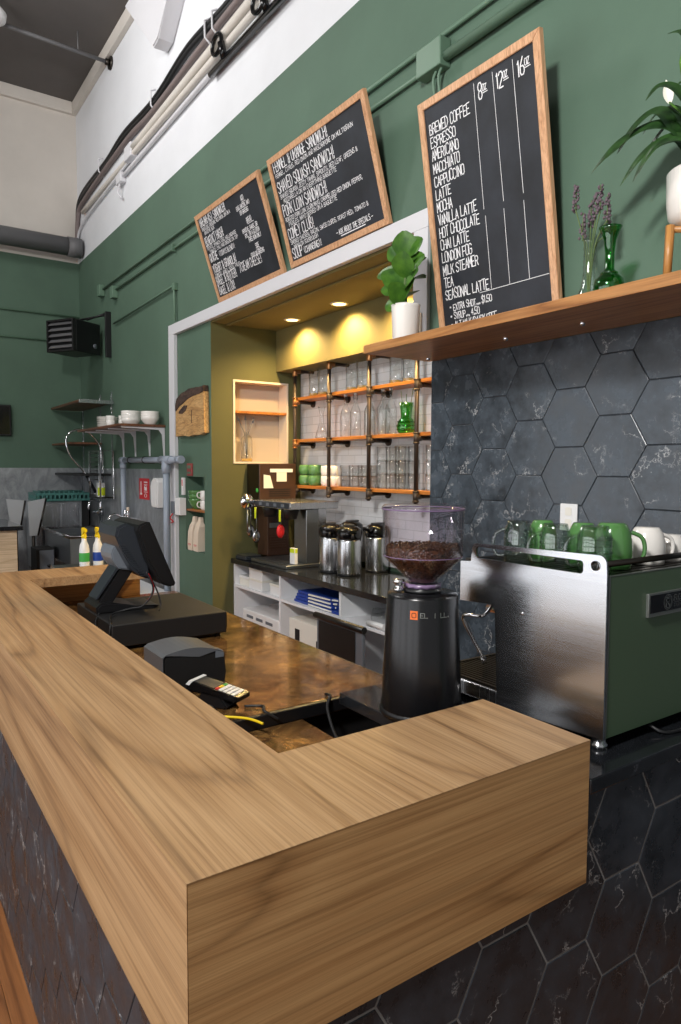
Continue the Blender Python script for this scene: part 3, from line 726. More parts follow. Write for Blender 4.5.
# ------------------------------------------------------------------ live-edge slab, small niche, cubby
ls = thing('live_edge_slab', 'pale live-edge wood slab with dark bark on green column', 'wall decoration', (W, 5.2, 2.25))
SX = lambda L: [(4.895+(y-5.11)*1.20, 2.055+(z-2.12)*.79) for y, z in L]
top_e = [(5.69,2.53),(5.66,2.60),(5.60,2.63),(5.55,2.66),(5.48,2.655),(5.42,2.69),(5.34,2.68),(5.27,2.69),(5.20,2.672),(5.12,2.69)]
bot_e = [(5.11,2.15),(5.2,2.125),(5.3,2.14),(5.42,2.12),(5.55,2.14),(5.69,2.13)]
bm = BM(); prism(bm, SX([(5.69,2.44),(5.60,2.50),(5.52,2.52),(5.42,2.575),(5.32,2.59),(5.2,2.60),(5.12,2.62)]+bot_e), 'x', W-.035, W+.018, bev=.004); obj('board', bm, 'slab_wood', ls)
bm = BM(); prism(bm, SX(top_e+[(5.118,2.622),(5.2,2.602),(5.32,2.592),(5.42,2.577),(5.52,2.522),(5.60,2.502),(5.69,2.442)]), 'x', W-.04, W+.018, bev=.006); prism(bm, SX([(5.60,2.44),(5.50,2.50),(5.43,2.49),(5.47,2.43),(5.54,2.40),(5.61,2.41)]), 'x', W-.042, W-.034, bev=.002)
obj('bark', bm, 'bark', ls)
bm = BM(); box(bm, W-.039, W-.034, 5.18, 5.187, 2.18, 2.30); obj('crack', bm, 'bark', ls)
ns = thing('niche_shelf', 'small orange wood shelf inside the green column niche', 'shelf', (W+.1, 5.25, 1.34))
bm = BM(); box(bm, W+.025, W+.195, 5.027, 5.483, 1.335, 1.355, .003); obj('board', bm, 'orange_wood', ns)
def open_lathe(bm, prof, c=(0,0,0), seg=24, t=.003, mi=0, **k):
    """vessel with wall thickness t: outer profile bottom->top, returns inside"""
    inner = [(max(r-t, 0.0), h+(t if i == 0 else 0)) for i, (r, h) in enumerate(prof)][::-1]
    lathe(bm, [(0, prof[0][1])]+prof+inner+[(0, prof[0][1]+t)], c, seg, mi, **k)
bowl_pr = [(.035,0),(.04,.006),(.07,.04),(.088,.085),(.09,.10)]
for i in range(3):
    bm = BM(); open_lathe(bm, bowl_pr, t=.006, seg=28)
    solo('bowl', bm, 'green_ceramic', 'green bowl in the column niche, ' + ('bottom','middle','top')[i] + ' of the stack', 'bowl', (W+.10, 5.385, 1.356+i*.04), 'green bowls in the column niche')
def mug_mesh(r=.045, h=.09, bulge=.0):
    bm = BM(); open_lathe(bm, [(r*.8,0),(r*.93,.006),(r+bulge,h*.35),(r+bulge*.6,h*.75),(r,h)], t=.004)
    return bm
def handle_mesh(r, h, rr=.006, s=1):
    bm = BM(); tube(bm, spline([(s*(r-.004), 0, h*.82), (s*(r+.022), 0, h*.84), (s*(r+.034), 0, h*.6), (s*(r+.026), 0, h*.32), (s*(r-.003), 0, h*.2)], 5), rr, 8, cap=True); return bm
def mug(label, m, loc, rotz, r=.045, h=.09, group=None, name='mug', bulge=.003, flip=False):
    t = thing(name, label, 'mug', loc, rotz, group)
    b = mug_mesh(r, h, bulge); hb = handle_mesh(r, h)
    if flip:
        b.free(); b = BM(); open_lathe(b, [(r*.66,0),(r*.74,.005),(r*.90,h*.16),(r*1.02,h*.38),(r*1.07,h*.62),(r*1.03,h*.9),(r,h)], t=.004, seg=36)
        for q in (b, hb):
            bmesh.ops.scale(q, verts=q.verts, vec=(1,1,-1)); bmesh.ops.translate(q, verts=q.verts, vec=(0,0,h))
    obj('body', b, m, t, True); obj('handle', hb, m, t, True)
    return t
for i in range(2):
    mug('white mug at the right of the green bowls, ' + ('lower' if i == 0 else 'upper') + ' of two', 'white_ceramic', (W+.10, 5.20, 1.356+i*.092), PI, group='white mugs in the column niche')
for i, yy in enumerate((5.40, 5.26)):
    t = thing('paper_bag', 'pale kraft coffee bag at the bottom of the column niche, ' + ('left' if i == 0 else 'right') + ' one', 'bag', (W+.075, yy, .952), group='coffee bags in the niche')
    bm = BM()
    lv = [(0,.052,.05,0),(.06,.056,.052,0),(.18,.054,.046,0),(.24,.050,.034,-.01),(.28,.034,.016,-.01),(.33,.030,.012,-.015)]
    rings = []
    for h, a, d, k in lv:
        rings.append([bm.verts.new((p[1]-0, p[0]+k, h)) for p in [(sx*a, sy*d) for sx, sy in ((-1,-1),(0,-1.05),(1,-1),(1.04,0),(1,1),(0,1.05),(-1,1),(-1.04,0))]])
    for A, B in zip(rings, rings[1:]):
        for j in range(8): bm.faces.new((A[j], A[(j+1)%8], B[(j+1)%8], B[j]))
    bm.faces.new(rings[0][::-1]); bm.faces.new(rings[-1]); obj('sack', bm, 'kraft', t, True)
    bm = BM(); box(bm, -.0585, -.054, -.035, .035, .06, .064); box(bm, -.0585, -.054, -.025, .025, .05, .053); obj('print', bm, 'red', t, True)
cb = thing('recessed_cubby', 'white-lined recessed cubby with wooden shelf beside the pipe shelving', 'shelf', (2.72, 4.87, 1.8))
bm = BM(); x0, x1, z0, z1 = 2.426, 3.01, 1.80, 2.572
for q in ((x0, x0+.018, z0, z1), (x1-.018, x1, z0, z1), (x0+.018, x1-.018, z0, z0+.018), (x0+.018, x1-.018, z1-.018, z1)): box(bm, q[0], q[1], 4.852, 5.018, q[2], q[3])
obj('frame', bm, 'kraft', cb)
bm = BM(); box(bm, x0+.019, x1-.019, 5.005, 5.018, z0+.019, z1-.019); obj('tile_back', bm, 'cubby_lining', cb)
bm = BM(); box(bm, x0+.019, x1-.019, 4.853, 5.004, 2.265, 2.29, .003); obj('shelf_board', bm, 'orange_wood', cb)
def bottle_prof(r, h, neck, hn):
    return [(r*.9,0),(r,.008),(r,h*.56),(r*.93,h*.62),(neck*1.25,h-hn),(neck,h-hn+.02),(neck,h-.015),(neck*1.25,h-.012),(neck*1.25,h)]
v = thing('glass_jar', 'clear glass bottle vase with dried stems in the white cubby', 'vase', (2.60, 4.93, 1.8185))
bm = BM(); open_lathe(bm, [(.05,0),(.055,.01),(.055,.20),(.05,.225),(.024,.25),(.022,.275),(.027,.285)], t=.003); obj('bottle', bm, 'clear_glass', v, True)
bm = BM(); lathe(bm, [(0,.006),(.05,.006),(.05,.03),(0,.03)], (0,0,0), 20); obj('amber_disc', bm, 'amber', v, True)
bm = BM()
for dx, dz in ((-.10,.43),(-.02,.44),(.07,.42)): tube(bm, [(0,0,.02),(dx*.2,0,.26),(dx,-.01,dz-.02)], .003, 5); tube(bm, [(dx*.85,-.01,dz-.05),(dx,-.01,dz),], [.009,.002], 6)
obj('dried_stem', bm, 'grey_plastic', v, True)

# ------------------------------------------------------------------ pipe shelf
ps = thing('pipe_shelf', 'iron pipe and wood plank shelving on the white tile', 'shelf', (3.05, 3.4, 1.55))
PY = (4.625, 4.05, 3.47, 2.89, 2.31); PX = 2.95; SZ = (2.375, 1.985, 1.555); PTOP = 2.665
for yy in PY:
    bm = BM(); cyl(bm, (PX, yy, 1.53), (PX, yy, PTOP-.01), .0165, 14); obj('post', bm, 'iron_pipe', ps)
    bm = BM(); tube(bm, spline([(PX, yy, PTOP-.05), (PX, yy, PTOP-.012), (PX+.012, yy, PTOP), (PX+.05, yy, PTOP)], 4), .024, 12); obj('elbow', bm, 'brass_fitting', ps)
    bm = BM(); cyl(bm, (PX+.02, yy, PTOP), (3.153, yy, PTOP), .0155, 12); obj('arm', bm, 'iron_pipe', ps)
    for zz in SZ:
        bm = BM(); cyl(bm, (PX+.01, yy, zz), (3.153, yy, zz), .0155, 12); obj('arm', bm, 'iron_pipe', ps)
        bm = BM(); cyl(bm, (PX, yy, zz-.04), (PX, yy, zz+.04), .0215, 14); cyl(bm, (PX, yy, zz-.042), (PX, yy, zz-.03), .025, 14); cyl(bm, (PX, yy, zz+.03), (PX, yy, zz+.042), .025, 14); cyl(bm, (PX, yy, zz), (PX+.045, yy, zz), .022, 12)
        fl_ = BM(); cyl(fl_, (3.145, yy, zz), (3.1545, yy, zz), .04, 14); obj('wall_flange', fl_, 'iron_pipe', ps)
        obj('pipe_tee', bm, 'iron_pipe' if zz < 1.6 or yy < 4.4 else 'brass_fitting', ps)
    bm = BM(); lathe(bm, [(0,-.03),(.014,-.028),(.02,-.01),(.02,0),(0,0)], (PX, yy, 1.53), 12); obj('end_cap', bm, 'iron_pipe', ps)
for zz in SZ:
    bm = BM(); box(bm, PX+.026, 3.15, 1.96, 4.66, zz+.016, zz+.044, .003); obj('shelf_board', bm, 'orange_wood', ps)
TOPS = [z+.0445 for z in SZ]
ORD = ('leftmost','second from the left','third from the left','fourth from the left','fifth from the left','sixth from the left','seventh from the left','eighth from the left','ninth from the left','tenth from the left','eleventh from the left','rightmost')
# steins on the top shelf
def stein():
    t = thing('beer_glass', '', 'glass', (0,0,0), 0, 'tall glasses on the top pipe shelf')
    bm = BM(); open_lathe(bm, [(.05,0),(.055,.01),(.05,.05),(.05,.14),(.056,.235)], t=.004, seg=20); obj('bowl', bm, 'clear_glass', t, True)
    bm = BM(); lathe(bm, [(0,.006),(.045,.008),(.044,.03),(0,.035)], seg=16); obj('amber_disc', bm, 'amber', t, True)  # orange reflection low in the glass, painted as an amber disc
    return t
s0 = None
for i, yy in enumerate((4.46, 4.31, 3.865, 3.71, 3.27, 3.11, 2.66)):
    lab = 'tall clear glass on the top pipe shelf, ' + (ORD[i] if i < 6 else 'rightmost, near the slate tiles')
    if s0 is None: s0 = stein(); s0.location = (3.06, yy, TOPS[0]); s0['label'] = lab
    else: dup(s0, (3.06, yy, TOPS[0]), 0, lab)
# bottles on the middle shelf
def swing(r, h):
    t = thing('swing_top_bottle', '', 'bottle', (0,0,0), 0, 'clear bottles on the middle pipe shelf')
    bm = BM(); open_lathe(bm, bottle_prof(r, h, .014, .075), t=.003, seg=20); obj('body', bm, 'clear_glass', t, True)
    bm = BM(); lathe(bm, [(0,h),(.013,h),(.015,h+.012),(.008,h+.022),(0,h+.023)], seg=14); obj('stopper', bm, 'white_plastic', t, True)
    bm = BM(); tube(bm, [(0,.018,h-.04),(0,.022,h-.01),(0,.014,h+.026),(0,-.014,h+.026),(0,-.022,h-.01),(0,-.018,h-.04)], .002, 5); obj('wire_clip', bm, 'dark_steel', t, True)
    return t
s0 = None
for i, (xx, yy) in enumerate(((3.03,3.91),(3.03,3.765),(3.10,3.665),(3.03,3.565),(3.105,3.47),(3.03,3.395),(3.03,3.29))):
    lab = 'clear swing-top bottle on the middle pipe shelf, ' + (ORD[i] if i < 6 else 'rightmost, beside the green vase')
    if s0 is None: s0 = swing(.046, .345); s0.location = (xx, yy, TOPS[1]); s0['label'] = lab
    else: dup(s0, (xx, yy, TOPS[1]), .4*i, lab)
bm = BM(); open_lathe(bm, [(.052,0),(.058,.012),(.045,.07),(.02,.14),(.018,.22),(.03,.27),(.036,.29)], t=.003)
solo('carafe', bm, 'clear_glass', 'clear slim-necked carafe at the left end of the middle pipe shelf', 'carafe', (3.06, 4.335, TOPS[1]), 'carafe')
gv = thing('green_vase', 'ribbed green glass vase on the middle pipe shelf by the right post', 'vase', (3.04, 3.115, TOPS[1]))
bm = BM(); open_lathe(bm, [(.05,0),(.068,.012),(.074,.05),(.066,.09),(.042,.12),(.046,.18),(.056,.235)], t=.004); obj('body', bm, 'pale_green_glass', gv, True)
bm = BM()
for zz in (.03,.06,.09): tube(bm, [((.074 if zz < .07 else .068)*math.cos(a), (.074 if zz < .07 else .068)*math.sin(a), zz) for a in [2*PI*i/24 for i in range(24)]], .004, 6, closed=True)
obj('rib', bm, 'green_glass', gv, True)
bm = BM()
for a, b in ((.06, .33), (-.07, .34), (0, .30)):
    tube(bm, spline([(0, a*.3, .12), (0, a*.8, .24), (.0, a*1.1, b)], 4), .003, 5)
obj('dried_stem', bm, 'stem', gv, True)
# bottom shelf
for i, (yy, m) in enumerate(((4.575,'green_ceramic'),(4.405,'green_ceramic'))):
    for k in range(2):
        mug('green mug at the left of the bottom pipe shelf, ' + ('left' if i == 0 else 'right') + ' stack, ' + ('lower' if k == 0 else 'upper') + ' one', m, (3.04, yy, TOPS[2]+k*.097), PI/2+.2, .062, .094, 'green mugs on the pipe shelf', bulge=.008)
for i, yy in enumerate((4.225, 4.095)):
    for k in range(2):
        mug('white mug on the bottom pipe shelf, ' + ('left' if i == 0 else 'right') + ' stack behind the post, ' + ('lower' if k == 0 else 'upper') + ' one', 'white_ceramic', (3.05, yy, TOPS[2]+k*.092), PI/2 if i == 0 else -PI/2-.5, .056, .09, 'white mugs on the pipe shelf')
def tumbler(r, h, nm, grp):
    t = thing(nm, '', 'glass', (0,0,0), 0, grp)
    bm = BM(); open_lathe(bm, [(r*.82,0),(r*.85,.006),(r,h)], t=.003, seg=18); obj('bowl', bm, 'clear_glass', t, True)
    bm = BM(); lathe(bm, [(0,.0035),(r*.78,.0035),(r*.79,.012),(0,.012)], seg=14); obj('thick_base', bm, 'clear_glass', t, True)
    return t
s0 = None
for i, (xx, yy) in enumerate(((3.025,3.905),(3.10,3.84),(3.025,3.775),(3.10,3.70),(3.025,3.645),(3.10,3.58),(3.025,3.525))):
    for k in range(2):
        lab = 'short clear tumbler on the bottom pipe shelf, %s stack, %s one' % (ORD[i] if i < 6 else 'seventh from the left', ('lower','upper')[k])
        if s0 is None: s0 = tumbler(.046, .10, 'short_tumbler', 'short tumblers on the bottom pipe shelf')
        if i == 0 and k == 0: s0.location = (xx, yy, TOPS[2]); s0['label'] = lab
        else: dup(s0, (xx, yy, TOPS[2]+k*.088), 0, lab)
s0 = None
for i, (xx, yy) in enumerate(((3.02,3.385),(3.10,3.33),(3.02,3.27),(3.10,3.215),(3.02,3.155),(3.10,3.09),(3.02,2.80),(3.10,2.745),(3.02,2.69))):
    for k in range(3):
        side = '%s column' % ORD[i] if i < 6 else '%s column right of the post' % ('first','second','third')[i-6]
        lab = 'tall tumbler on bottom pipe shelf, %s, %s of three' % (side, ('bottom','middle','top')[k])
        if s0 is None: s0 = tumbler(.046, .125, 'tall_tumbler', 'tall tumblers on the bottom pipe shelf')
        if i == 0 and k == 0: s0.location = (xx, yy, TOPS[2]); s0['label'] = lab
        else: dup(s0, (xx, yy, TOPS[2]+k*.105), 0, lab)
bk = thing('wall_hook', 'small black box under the oak shelf at the pipe shelf end', 'hook', (2.6, 1.98, 2.5))
COL.objects.unlink(bk); bpy.data.objects.remove(bk)

# ------------------------------------------------------------------ back counter in the niche
bc = thing('back_counter', 'white open cabinet with dark stone top along the niche', 'cabinet', (2.75, 3.6, 0))
CX = 2.42; CZ = .92
bm = BM(); box(bm, 2.395, 3.154, 2.44, 4.858, CZ-.045, CZ, .004); obj('countertop', bm, 'stone_top', bc)
bm = BM()
for a, b in ((4.825, 4.85), (3.97, 3.995), (3.085, 3.11), (2.535, 2.56)): box(bm, CX, 3.15, a, b, .09, CZ-.0455)
bm.free()
for a, b in ((4.825, 4.85), (3.97, 3.995), (3.085, 3.11), (2.535, 2.56)):
    bm = BM(); box(bm, CX, 3.15, a, b, .09, CZ-.0455); obj('divider', bm, 'cabinet_white', bc)
for a, b in ((3.9955, 4.8245), (3.1105, 3.9695), (2.5605, 3.0845)):
    bm = BM(); box(bm, CX+.002, 3.14, a, b, .655, .675); obj('shelf', bm, 'cabinet_white', bc)
    bm = BM(); box(bm, CX, 3.14, a, b, .09, .11); obj('shelf', bm, 'cabinet_white', bc)
bm = BM(); box(bm, 3.1405, 3.15, 2.5605, 4.8245, .11, CZ-.046); obj('back_panel', bm, 'cabinet_white', bc)
bm = BM(); box(bm, CX+.05, 3.1, 2.54, 4.85, 0, .09); obj('plinth', bm, 'black_matte', bc)
def carton(nm, label, cat, x0, x1, y0, y1, z0, z1, m, lid=None, grp=None):
    t = thing(nm, label, cat, ((x0+x1)/2, (y0+y1)/2, z0), 0, grp)
    bm = BM(); box(bm, x0, x1, y0, y1, z0, z1 if not lid else z1-.02, .004); obj('body', bm, m, t)
    if lid: bm = BM(); box(bm, x0-.004, x1+.004, y0-.004, y1+.004, z1-.0199, z1, .003); obj('lid', bm, lid, t)
    return t
carton('paper_box', 'small white paper box at the left end of the upper cabinet shelf', 'box', 2.46, 2.66, 4.60, 4.81, .6755, .765, 'paper', 'white_plastic', 'paper boxes in cabinet')
carton('paper_box', 'white paper box in the upper cabinet shelf, lower of the two stacked', 'box', 2.445, 2.66, 4.34, 4.585, .6755, .77, 'white_plastic', 'paper', 'paper boxes in cabinet')
carton('paper_box', 'white paper box in the upper cabinet shelf, upper of the two stacked', 'box', 2.445, 2.66, 4.34, 4.585, .7705, .862, 'white_plastic', 'paper', 'paper boxes in cabinet')
carton('paper_box', 'small white paper box against first divider of the upper cabinet shelf', 'box', 2.46, 2.66, 4.03, 4.22, .6755, .77, 'white_plastic', 'paper', 'paper boxes in cabinet')
# stack of blue folders
fo = thing('folder_stack', 'stack of bright blue folders on the upper cabinet shelf', 'folders', (2.7, 3.5, .676))
for k in range(4):
    bm = BM(); a = .02*k; prism(bm, [(2.46+a*.4, 3.25+a), (2.78+a*.4, 3.22), (2.80, 3.80-a), (2.47, 3.83-a)], 'z', .6755+k*.026, .6985+k*.026, bev=.003); obj('folder', bm, 'blue', fo)
    bm = BM(); prism(bm, [(2.455+a*.4, 3.27+a), (2.49+a*.4, 3.26), (2.49, 3.6), (2.46, 3.6)], 'z', .681+k*.026, .693+k*.026); obj('paper_edge', bm, 'paper', fo)
carton('small_notebook', 'blue and white notebook lying right of the blue folders', 'notebook', 2.45, 2.6, 3.125, 3.235, .6755, .70, 'paper', 'blue')
# translucent tray
tr = thing('storage_tray', 'white slatted plastic tray in the lower left cabinet bay', 'tray', (2.65, 4.4, .111))
bm = BM(); box(bm, 2.45, 2.95, 4.06, 4.73, .111, .35, .01); obj('lower_box', bm, 'white_plastic', tr)
bm = BM(); box(bm, 2.45, 2.95, 4.06, 4.73, .351, .47, .012); obj('upper_box', bm, 'white_plastic', tr)
bm = BM()
for k in range(3): box(bm, 2.446, 2.4495, 4.16+k*.18, 4.28+k*.18, .40, .425)
obj('slot', bm, 'grey_plastic', tr)
bx = thing('appliance_box', 'large printed white carton in the middle cabinet bay', 'box', (2.65, 3.6, .111))
bm = BM(); box(bm, 2.455, 2.95, 3.33, 3.885, .111, .535, .004); obj('carton', bm, 'paper', bx)
bm = BM(); box(bm, 2.452, 2.4545, 3.72, 3.79, .28, .46); box(bm, 2.452, 2.4545, 3.40, 3.47, .36, .42); obj('print', bm, 'black_matte', bx)
bm = BM(); box(bm, 2.452, 2.4545, 3.37, 3.66, .20, .28); obj('tape', bm, 'kraft', bx)
ch = thing('fridge_panel', 'dark framed panel with black handle leaning at cabinet right bay', 'panel', (2.42, 3.0, .05))
bm = BM(); box(bm, 2.345, 2.372, 2.72, 3.29, .02, .655, .004); obj('frame', bm, 'grey_plastic', ch)
bm = BM(); box(bm, 2.3395, 2.3449, 2.80, 3.26, .05, .64); obj('dark_panel', bm, 'black_matte', ch)
bm = BM(); cyl(bm, (2.345, 2.70, .672), (2.345, 3.31, .672), .024, 14); obj('handle', bm, 'black_plastic', ch)
pd = thing('paper_roll', 'white roll lying beside clear bag on the right cabinet shelf', 'roll', (2.5, 2.7, .676))
bm = BM(); cyl(bm, (2.44, 2.60, .70), (2.44, 2.78, .70), .022, 14); obj('tube', bm, 'white_plastic', pd)
bm = BM(); lathe(bm, [(0,0),(.06,.01),(.075,.05),(.05,.10),(.0,.11)], (2.56, 2.80, .676), 10)
for vtx in bm.verts: vtx.co += Vector((R.uniform(-.015,.015), R.uniform(-.015,.015), R.uniform(-.008,.008) if vtx.co.z > .69 else 0))
tag(obj('clear_bag', bm, 'clear_glass'), 'crumpled clear plastic bag on the right cabinet shelf', 'bag')
# airpots
def airpot(label, loc, rotz):
    t = thing('airpot', label, 'airpot', loc, rotz, 'steel airpots on the back counter')
    bm = BM(); lathe(bm, [(0,0),(.086,0),(.086,.012),(.0,.012)], seg=32); obj('foot_ring', bm, 'black_plastic', t, True)
    bm = BM(); lathe(bm, [(0,.0121),(.088,.0121),(.090,.02),(.090,.27),(.086,.285),(0,.285)], seg=36); obj('body', bm, 'steel_z', t, True)
    bm = BM(); lathe(bm, [(0,.2851),(.088,.2851),(.094,.30),(.096,.335),(.088,.365),(.06,.385),(0,.392)], seg=32)
    box(bm, -.145, -.07, -.035, .035, .335, .372, .012); lid = obj('lid', bm, 'black_gloss', t, True)
    bm = BM(); prism(bm, roundrect(-.05, .07, -.035, .035, .02), 'z', .386, .398, bev=.004); obj('pump_button', bm, 'black_plastic', lid, True)
    bm = BM(); tube(bm, spline([(.09,.0,.30),(.12,.0,.31),(.128,.0,.26),(.115,0,.20),(.092,0,.195)], 5), .010, 8); t.scale = (1.07, 1.07, 1)
    obj('handle', bm, 'black_plastic', t, True)
    bm = BM(); tube(bm, [(-.135,0,.338),(-.137,0,.30)], .011, 8); obj('spout', bm, 'black_plastic', lid, True)
    return t
airpot('steel airpot on the back counter, leftmost, half behind the front one', (2.72, 3.665, CZ+.0005), .9)
airpot('steel airpot standing foremost in the group on back counter', (2.74, 3.44, CZ+.0005), -2.4+PI+.4)
airpot('steel airpot on the back counter, rightmost beside grinder hopper', (3.045, 3.475, CZ+.0005), .3)
airpot('steel airpot at the wall, only its black lid showing between the others', (3.02, 3.80, CZ+.0005), .3)
# ------------------------------------------------------------------ coffee brewer
br = thing('coffee_brewer', 'steel twin coffee brewer with brown tower left on back counter', 'coffee maker', (2.7, 4.3, CZ))
bm = BM(); box(bm, 2.56, 2.945, 4.60, 4.84, 1.42, 1.80, .006); tw = obj('tower', bm, 'brown_enamel', br)
bm = BM(); box(bm, 2.555, 2.5599, 4.605, 4.835, 1.43, 1.79); obj('side_panel', bm, 'dark_steel', br)
bm = BM(); box(bm, 2.645, 2.87, 4.60, 4.80, CZ+.03, 1.42, .004)
for k in range(6): box(bm, 2.67, 2.84, 4.594, 4.5999, 1.0+k*.024, 1.008+k*.024)
obj('column', bm, 'brown_enamel', br)
bm = BM()
for k in range(4): box(bm, 2.66, 2.88, 4.594, 4.5999, 1.50+k*.02, 1.506+k*.02)
obj('vent', bm, 'black_matte', br)
bm = BM(); box(bm, 2.49, 2.97, 3.93, 4.595, 1.415, 1.475, .004); hd = obj('head', bm, 'steel_z', br)
bm = BM(); box(bm, 2.484, 2.4899, 3.96, 4.57, 1.422, 1.468); obj('control_strip', bm, 'charcoal', hd)
for k in range(4):
    bm = BM(); box(bm, 2.481, 2.4839, 4.02+k*.13, 4.07+k*.13, 1.432, 1.458); obj('button', bm, 'grey_plastic', hd)
for yy in (4.06, 4.40):
    bm = BM(); lathe(bm, [(0,1.33),(.055,1.33),(.075,1.40),(.075,1.414),(0,1.414)], (2.566, yy, 0), 20); obj('filter_basket', bm, 'black_plastic', br)
bm = BM(); box(bm, 2.66, 2.78, 3.95, 4.15, CZ+.03, 1.4149, .004); obj('right_column', bm, 'dull_steel', br)
bm = BM(); box(bm, 2.7801, 2.86, 3.95, 4.15, CZ+.0, 1.4149); obj('back_plate', bm, 'steel_z', br)
bm = BM(); box(bm, 2.46, 2.90, 3.94, 4.58, CZ+.0005, CZ+.03, .005); 
for k in range(7): box(bm, 2.50, 2.62, 4.0+k*.075, 4.05+k*.075, CZ+.03, CZ+.034)
obj('warmer_base', bm, 'dull_steel', br)
bm = BM(); prism(bm, [(2.60,1.575),(2.70,1.575),(2.665,1.69),(2.60,1.70)], 'y', 4.590, 4.5945); obj('paper_note', bm, 'paper', tw)
bm = BM(); box(bm, 2.735, 2.84, 4.590, 4.5945, 1.635, 1.735); obj('paper_note', bm, 'paper', tw)
bm = BM(); box(bm, 2.665, 2.905, 4.588, 4.5945, 1.72, 1.752, .002); obj('label_strip', bm, 'white_plastic', tw)
bm = BM(); box(bm, 2.66, 2.76, 4.585, 4.5945, 1.21, 1.255, .002); obj('badge', bm, 'badge_grey', br)
pk = thing('tea_packet', 'white and yellow packet standing on the brewer base', 'packet', (2.56, 3.985, CZ+.035))
bm = BM(); box(bm, 2.545, 2.575, 3.95, 4.03, CZ+.0345, CZ+.17, .003); obj('box', bm, 'white_plastic', pk)
bm = BM(); box(bm, 2.5435, 2.5449, 3.955, 4.025, CZ+.13, CZ+.165); box(bm, 2.548, 2.572, 3.9485, 3.9499, CZ+.13, CZ+.165); obj('label', bm, 'lime', pk)
sc = thing('kitchen_scale', 'small grey scale at left end of the back counter', 'scale', (2.52, 4.72, CZ))
bm = BM(); box(bm, 2.43, 2.60, 4.62, 4.83, CZ+.0005, CZ+.03, .006); obj('base', bm, 'charcoal', sc)
bm = BM(); box(bm, 2.44, 2.59, 4.63, 4.82, CZ+.032, CZ+.042, .004); obj('platform', bm, 'dull_steel', sc)
# hanging tools
st = thing('hanging_strainer', 'round steel strainer hanging at left of the brewer', 'strainer', (2.44, 4.60, 1.47))
bm = BM(); lathe(bm, [(0,-.035),(.04,-.03),(.065,-.008),(.073,0),(.068,.004),(.0,-.02)], (2.44, 4.60, 1.455), 20, ax='y'); obj('bowl', bm, 'chrome', st)
bm = BM(); tube(bm, [(2.44, 4.605, 1.385), (2.44, 4.61, 1.28), (2.445, 4.605, 1.18)], .014, 6, flat=.5); obj('handle', bm, 'dull_steel', st)
for i, (yy, zb, ztop, m, lab) in enumerate(((4.61, 1.16, 1.40, None, 'plain steel scoop hanging left of the yellow-tagged spoons'), (4.50, 1.12, 1.41, 'lime', 'steel spoon with yellow tag hanging at left end of the brewer head'), (4.06, 1.20, 1.41, 'lime', 'red and steel spoon with yellow tag under the brewer front corner'))):
    t = thing('measuring_spoon', lab, 'spoon', (2.47, yy, ztop), group='spoons hanging off the brewer')
    bm = BM(); tube(bm, [(2.475, yy, ztop), (2.475, yy, zb+.05)], .006, 6, flat=.5); obj('shaft', bm, 'dull_steel', t)
    bm = BM(); lathe(bm, [(0,-.014),(.028,-.010),(.040,.004),(.036,.006),(.0,-.006)], (2.475, yy, zb+.03), 14, ax='y', sx=1.5); obj('scoop', bm, 'red' if i == 2 else 'steel_z', t)
    if m: bm = BM(); box(bm, 2.462, 2.468, yy-.013, yy+.013, ztop-.10, ztop, .002); obj('tag', bm, m, t)
bm = BM(); lathe(bm, [(0,0),(.02,0),(.02,.006),(0,.006)], (0,0,0), 14, ax='x')
solo('round_sticker', bm, 'green_sticker', 'small round green sticker on the brewer side', 'sticker', (2.547, 4.63, 1.555))
# ------------------------------------------------------------------ espresso machine
SZT = 1.0342
em = thing('espresso_machine', 'large steel and green espresso machine on the black stone counter', 'coffee machine', (1.55, .35, SZT))
ML, MR, MB = 1.165, 1.935, .078
def arc(cy, cz, r, a0, a1, n=5): return [(cy+r*math.cos(math.radians(a0+(a1-a0)*i/n)), cz+r*math.sin(math.radians(a0+(a1-a0)*i/n))) for i in range(n+1)]
outl = [(.072,1.068),(.435,1.055),(.450,1.338)] + arc(.472,1.338,.020,180,90,4)[1:] + [(.597,1.351),(.597,1.476),(.552,1.480)] + arc(.528,1.518,.020,0,90)[0:] + [(.11,1.547)] + arc(.098,1.525,.022,90,180) + [(.074,1.50)]
for nm, xa in (('side_panel', ML-.006), ('side_panel', MR)):
    bm = BM(); prism(bm, outl, 'x', xa, xa+.006)
    o = obj(nm, bm, 'brushed_steel', em); side = o
    bm = BM(); prism(bm, roundrect(.145, .530, 1.493, 1.528, .010), 'x', -1, 1)
    # slot below the rail, cut through the plate
    me = bpy.data.meshes.new('c'); bmesh.ops.translate(bm, verts=bm.verts, vec=-em.location); bm.to_mesh(me); bm.free()
    c = bpy.data.objects.new('c', me); COL.objects.link(c)
    c.location = em.location + Vector((xa, 0, 0)); 
    md = o.modifiers.new('b', 'BOOLEAN'); md.object = c; md.solver = 'EXACT'
    bpy.context.view_layer.update()
    nmsh = bpy.data.meshes.new_from_object(o.evaluated_get(bpy.context.evaluated_depsgraph_get()))
    o.modifiers.clear(); o.data = nmsh; bpy.data.objects.remove(c)
    bm = BM(); lathe(bm, [(.013,0),(.013,.003),(.007,.003),(.007,0)], (xa-.003 if xa < 1.5 else xa+.006, .108, 1.519), 16, ax='x'); lathe(bm, [(0,.0005),(.0065,.0005),(.0065,.002),(0,.002)], (xa-.003, .108, 1.519), 12, ax='x', mi=1)
    obj('rod_bolt', bm, ['chrome', 'black_matte'], side)
    bm = BM(); lathe(bm, [(0,-.003),(.005,-.003),(.005,0),(0,0)], (xa, .345, 1.352) if xa < 1.5 else (xa+.009, .345, 1.352), 10, ax='x'); obj('panel_screw', bm, 'chrome', side)
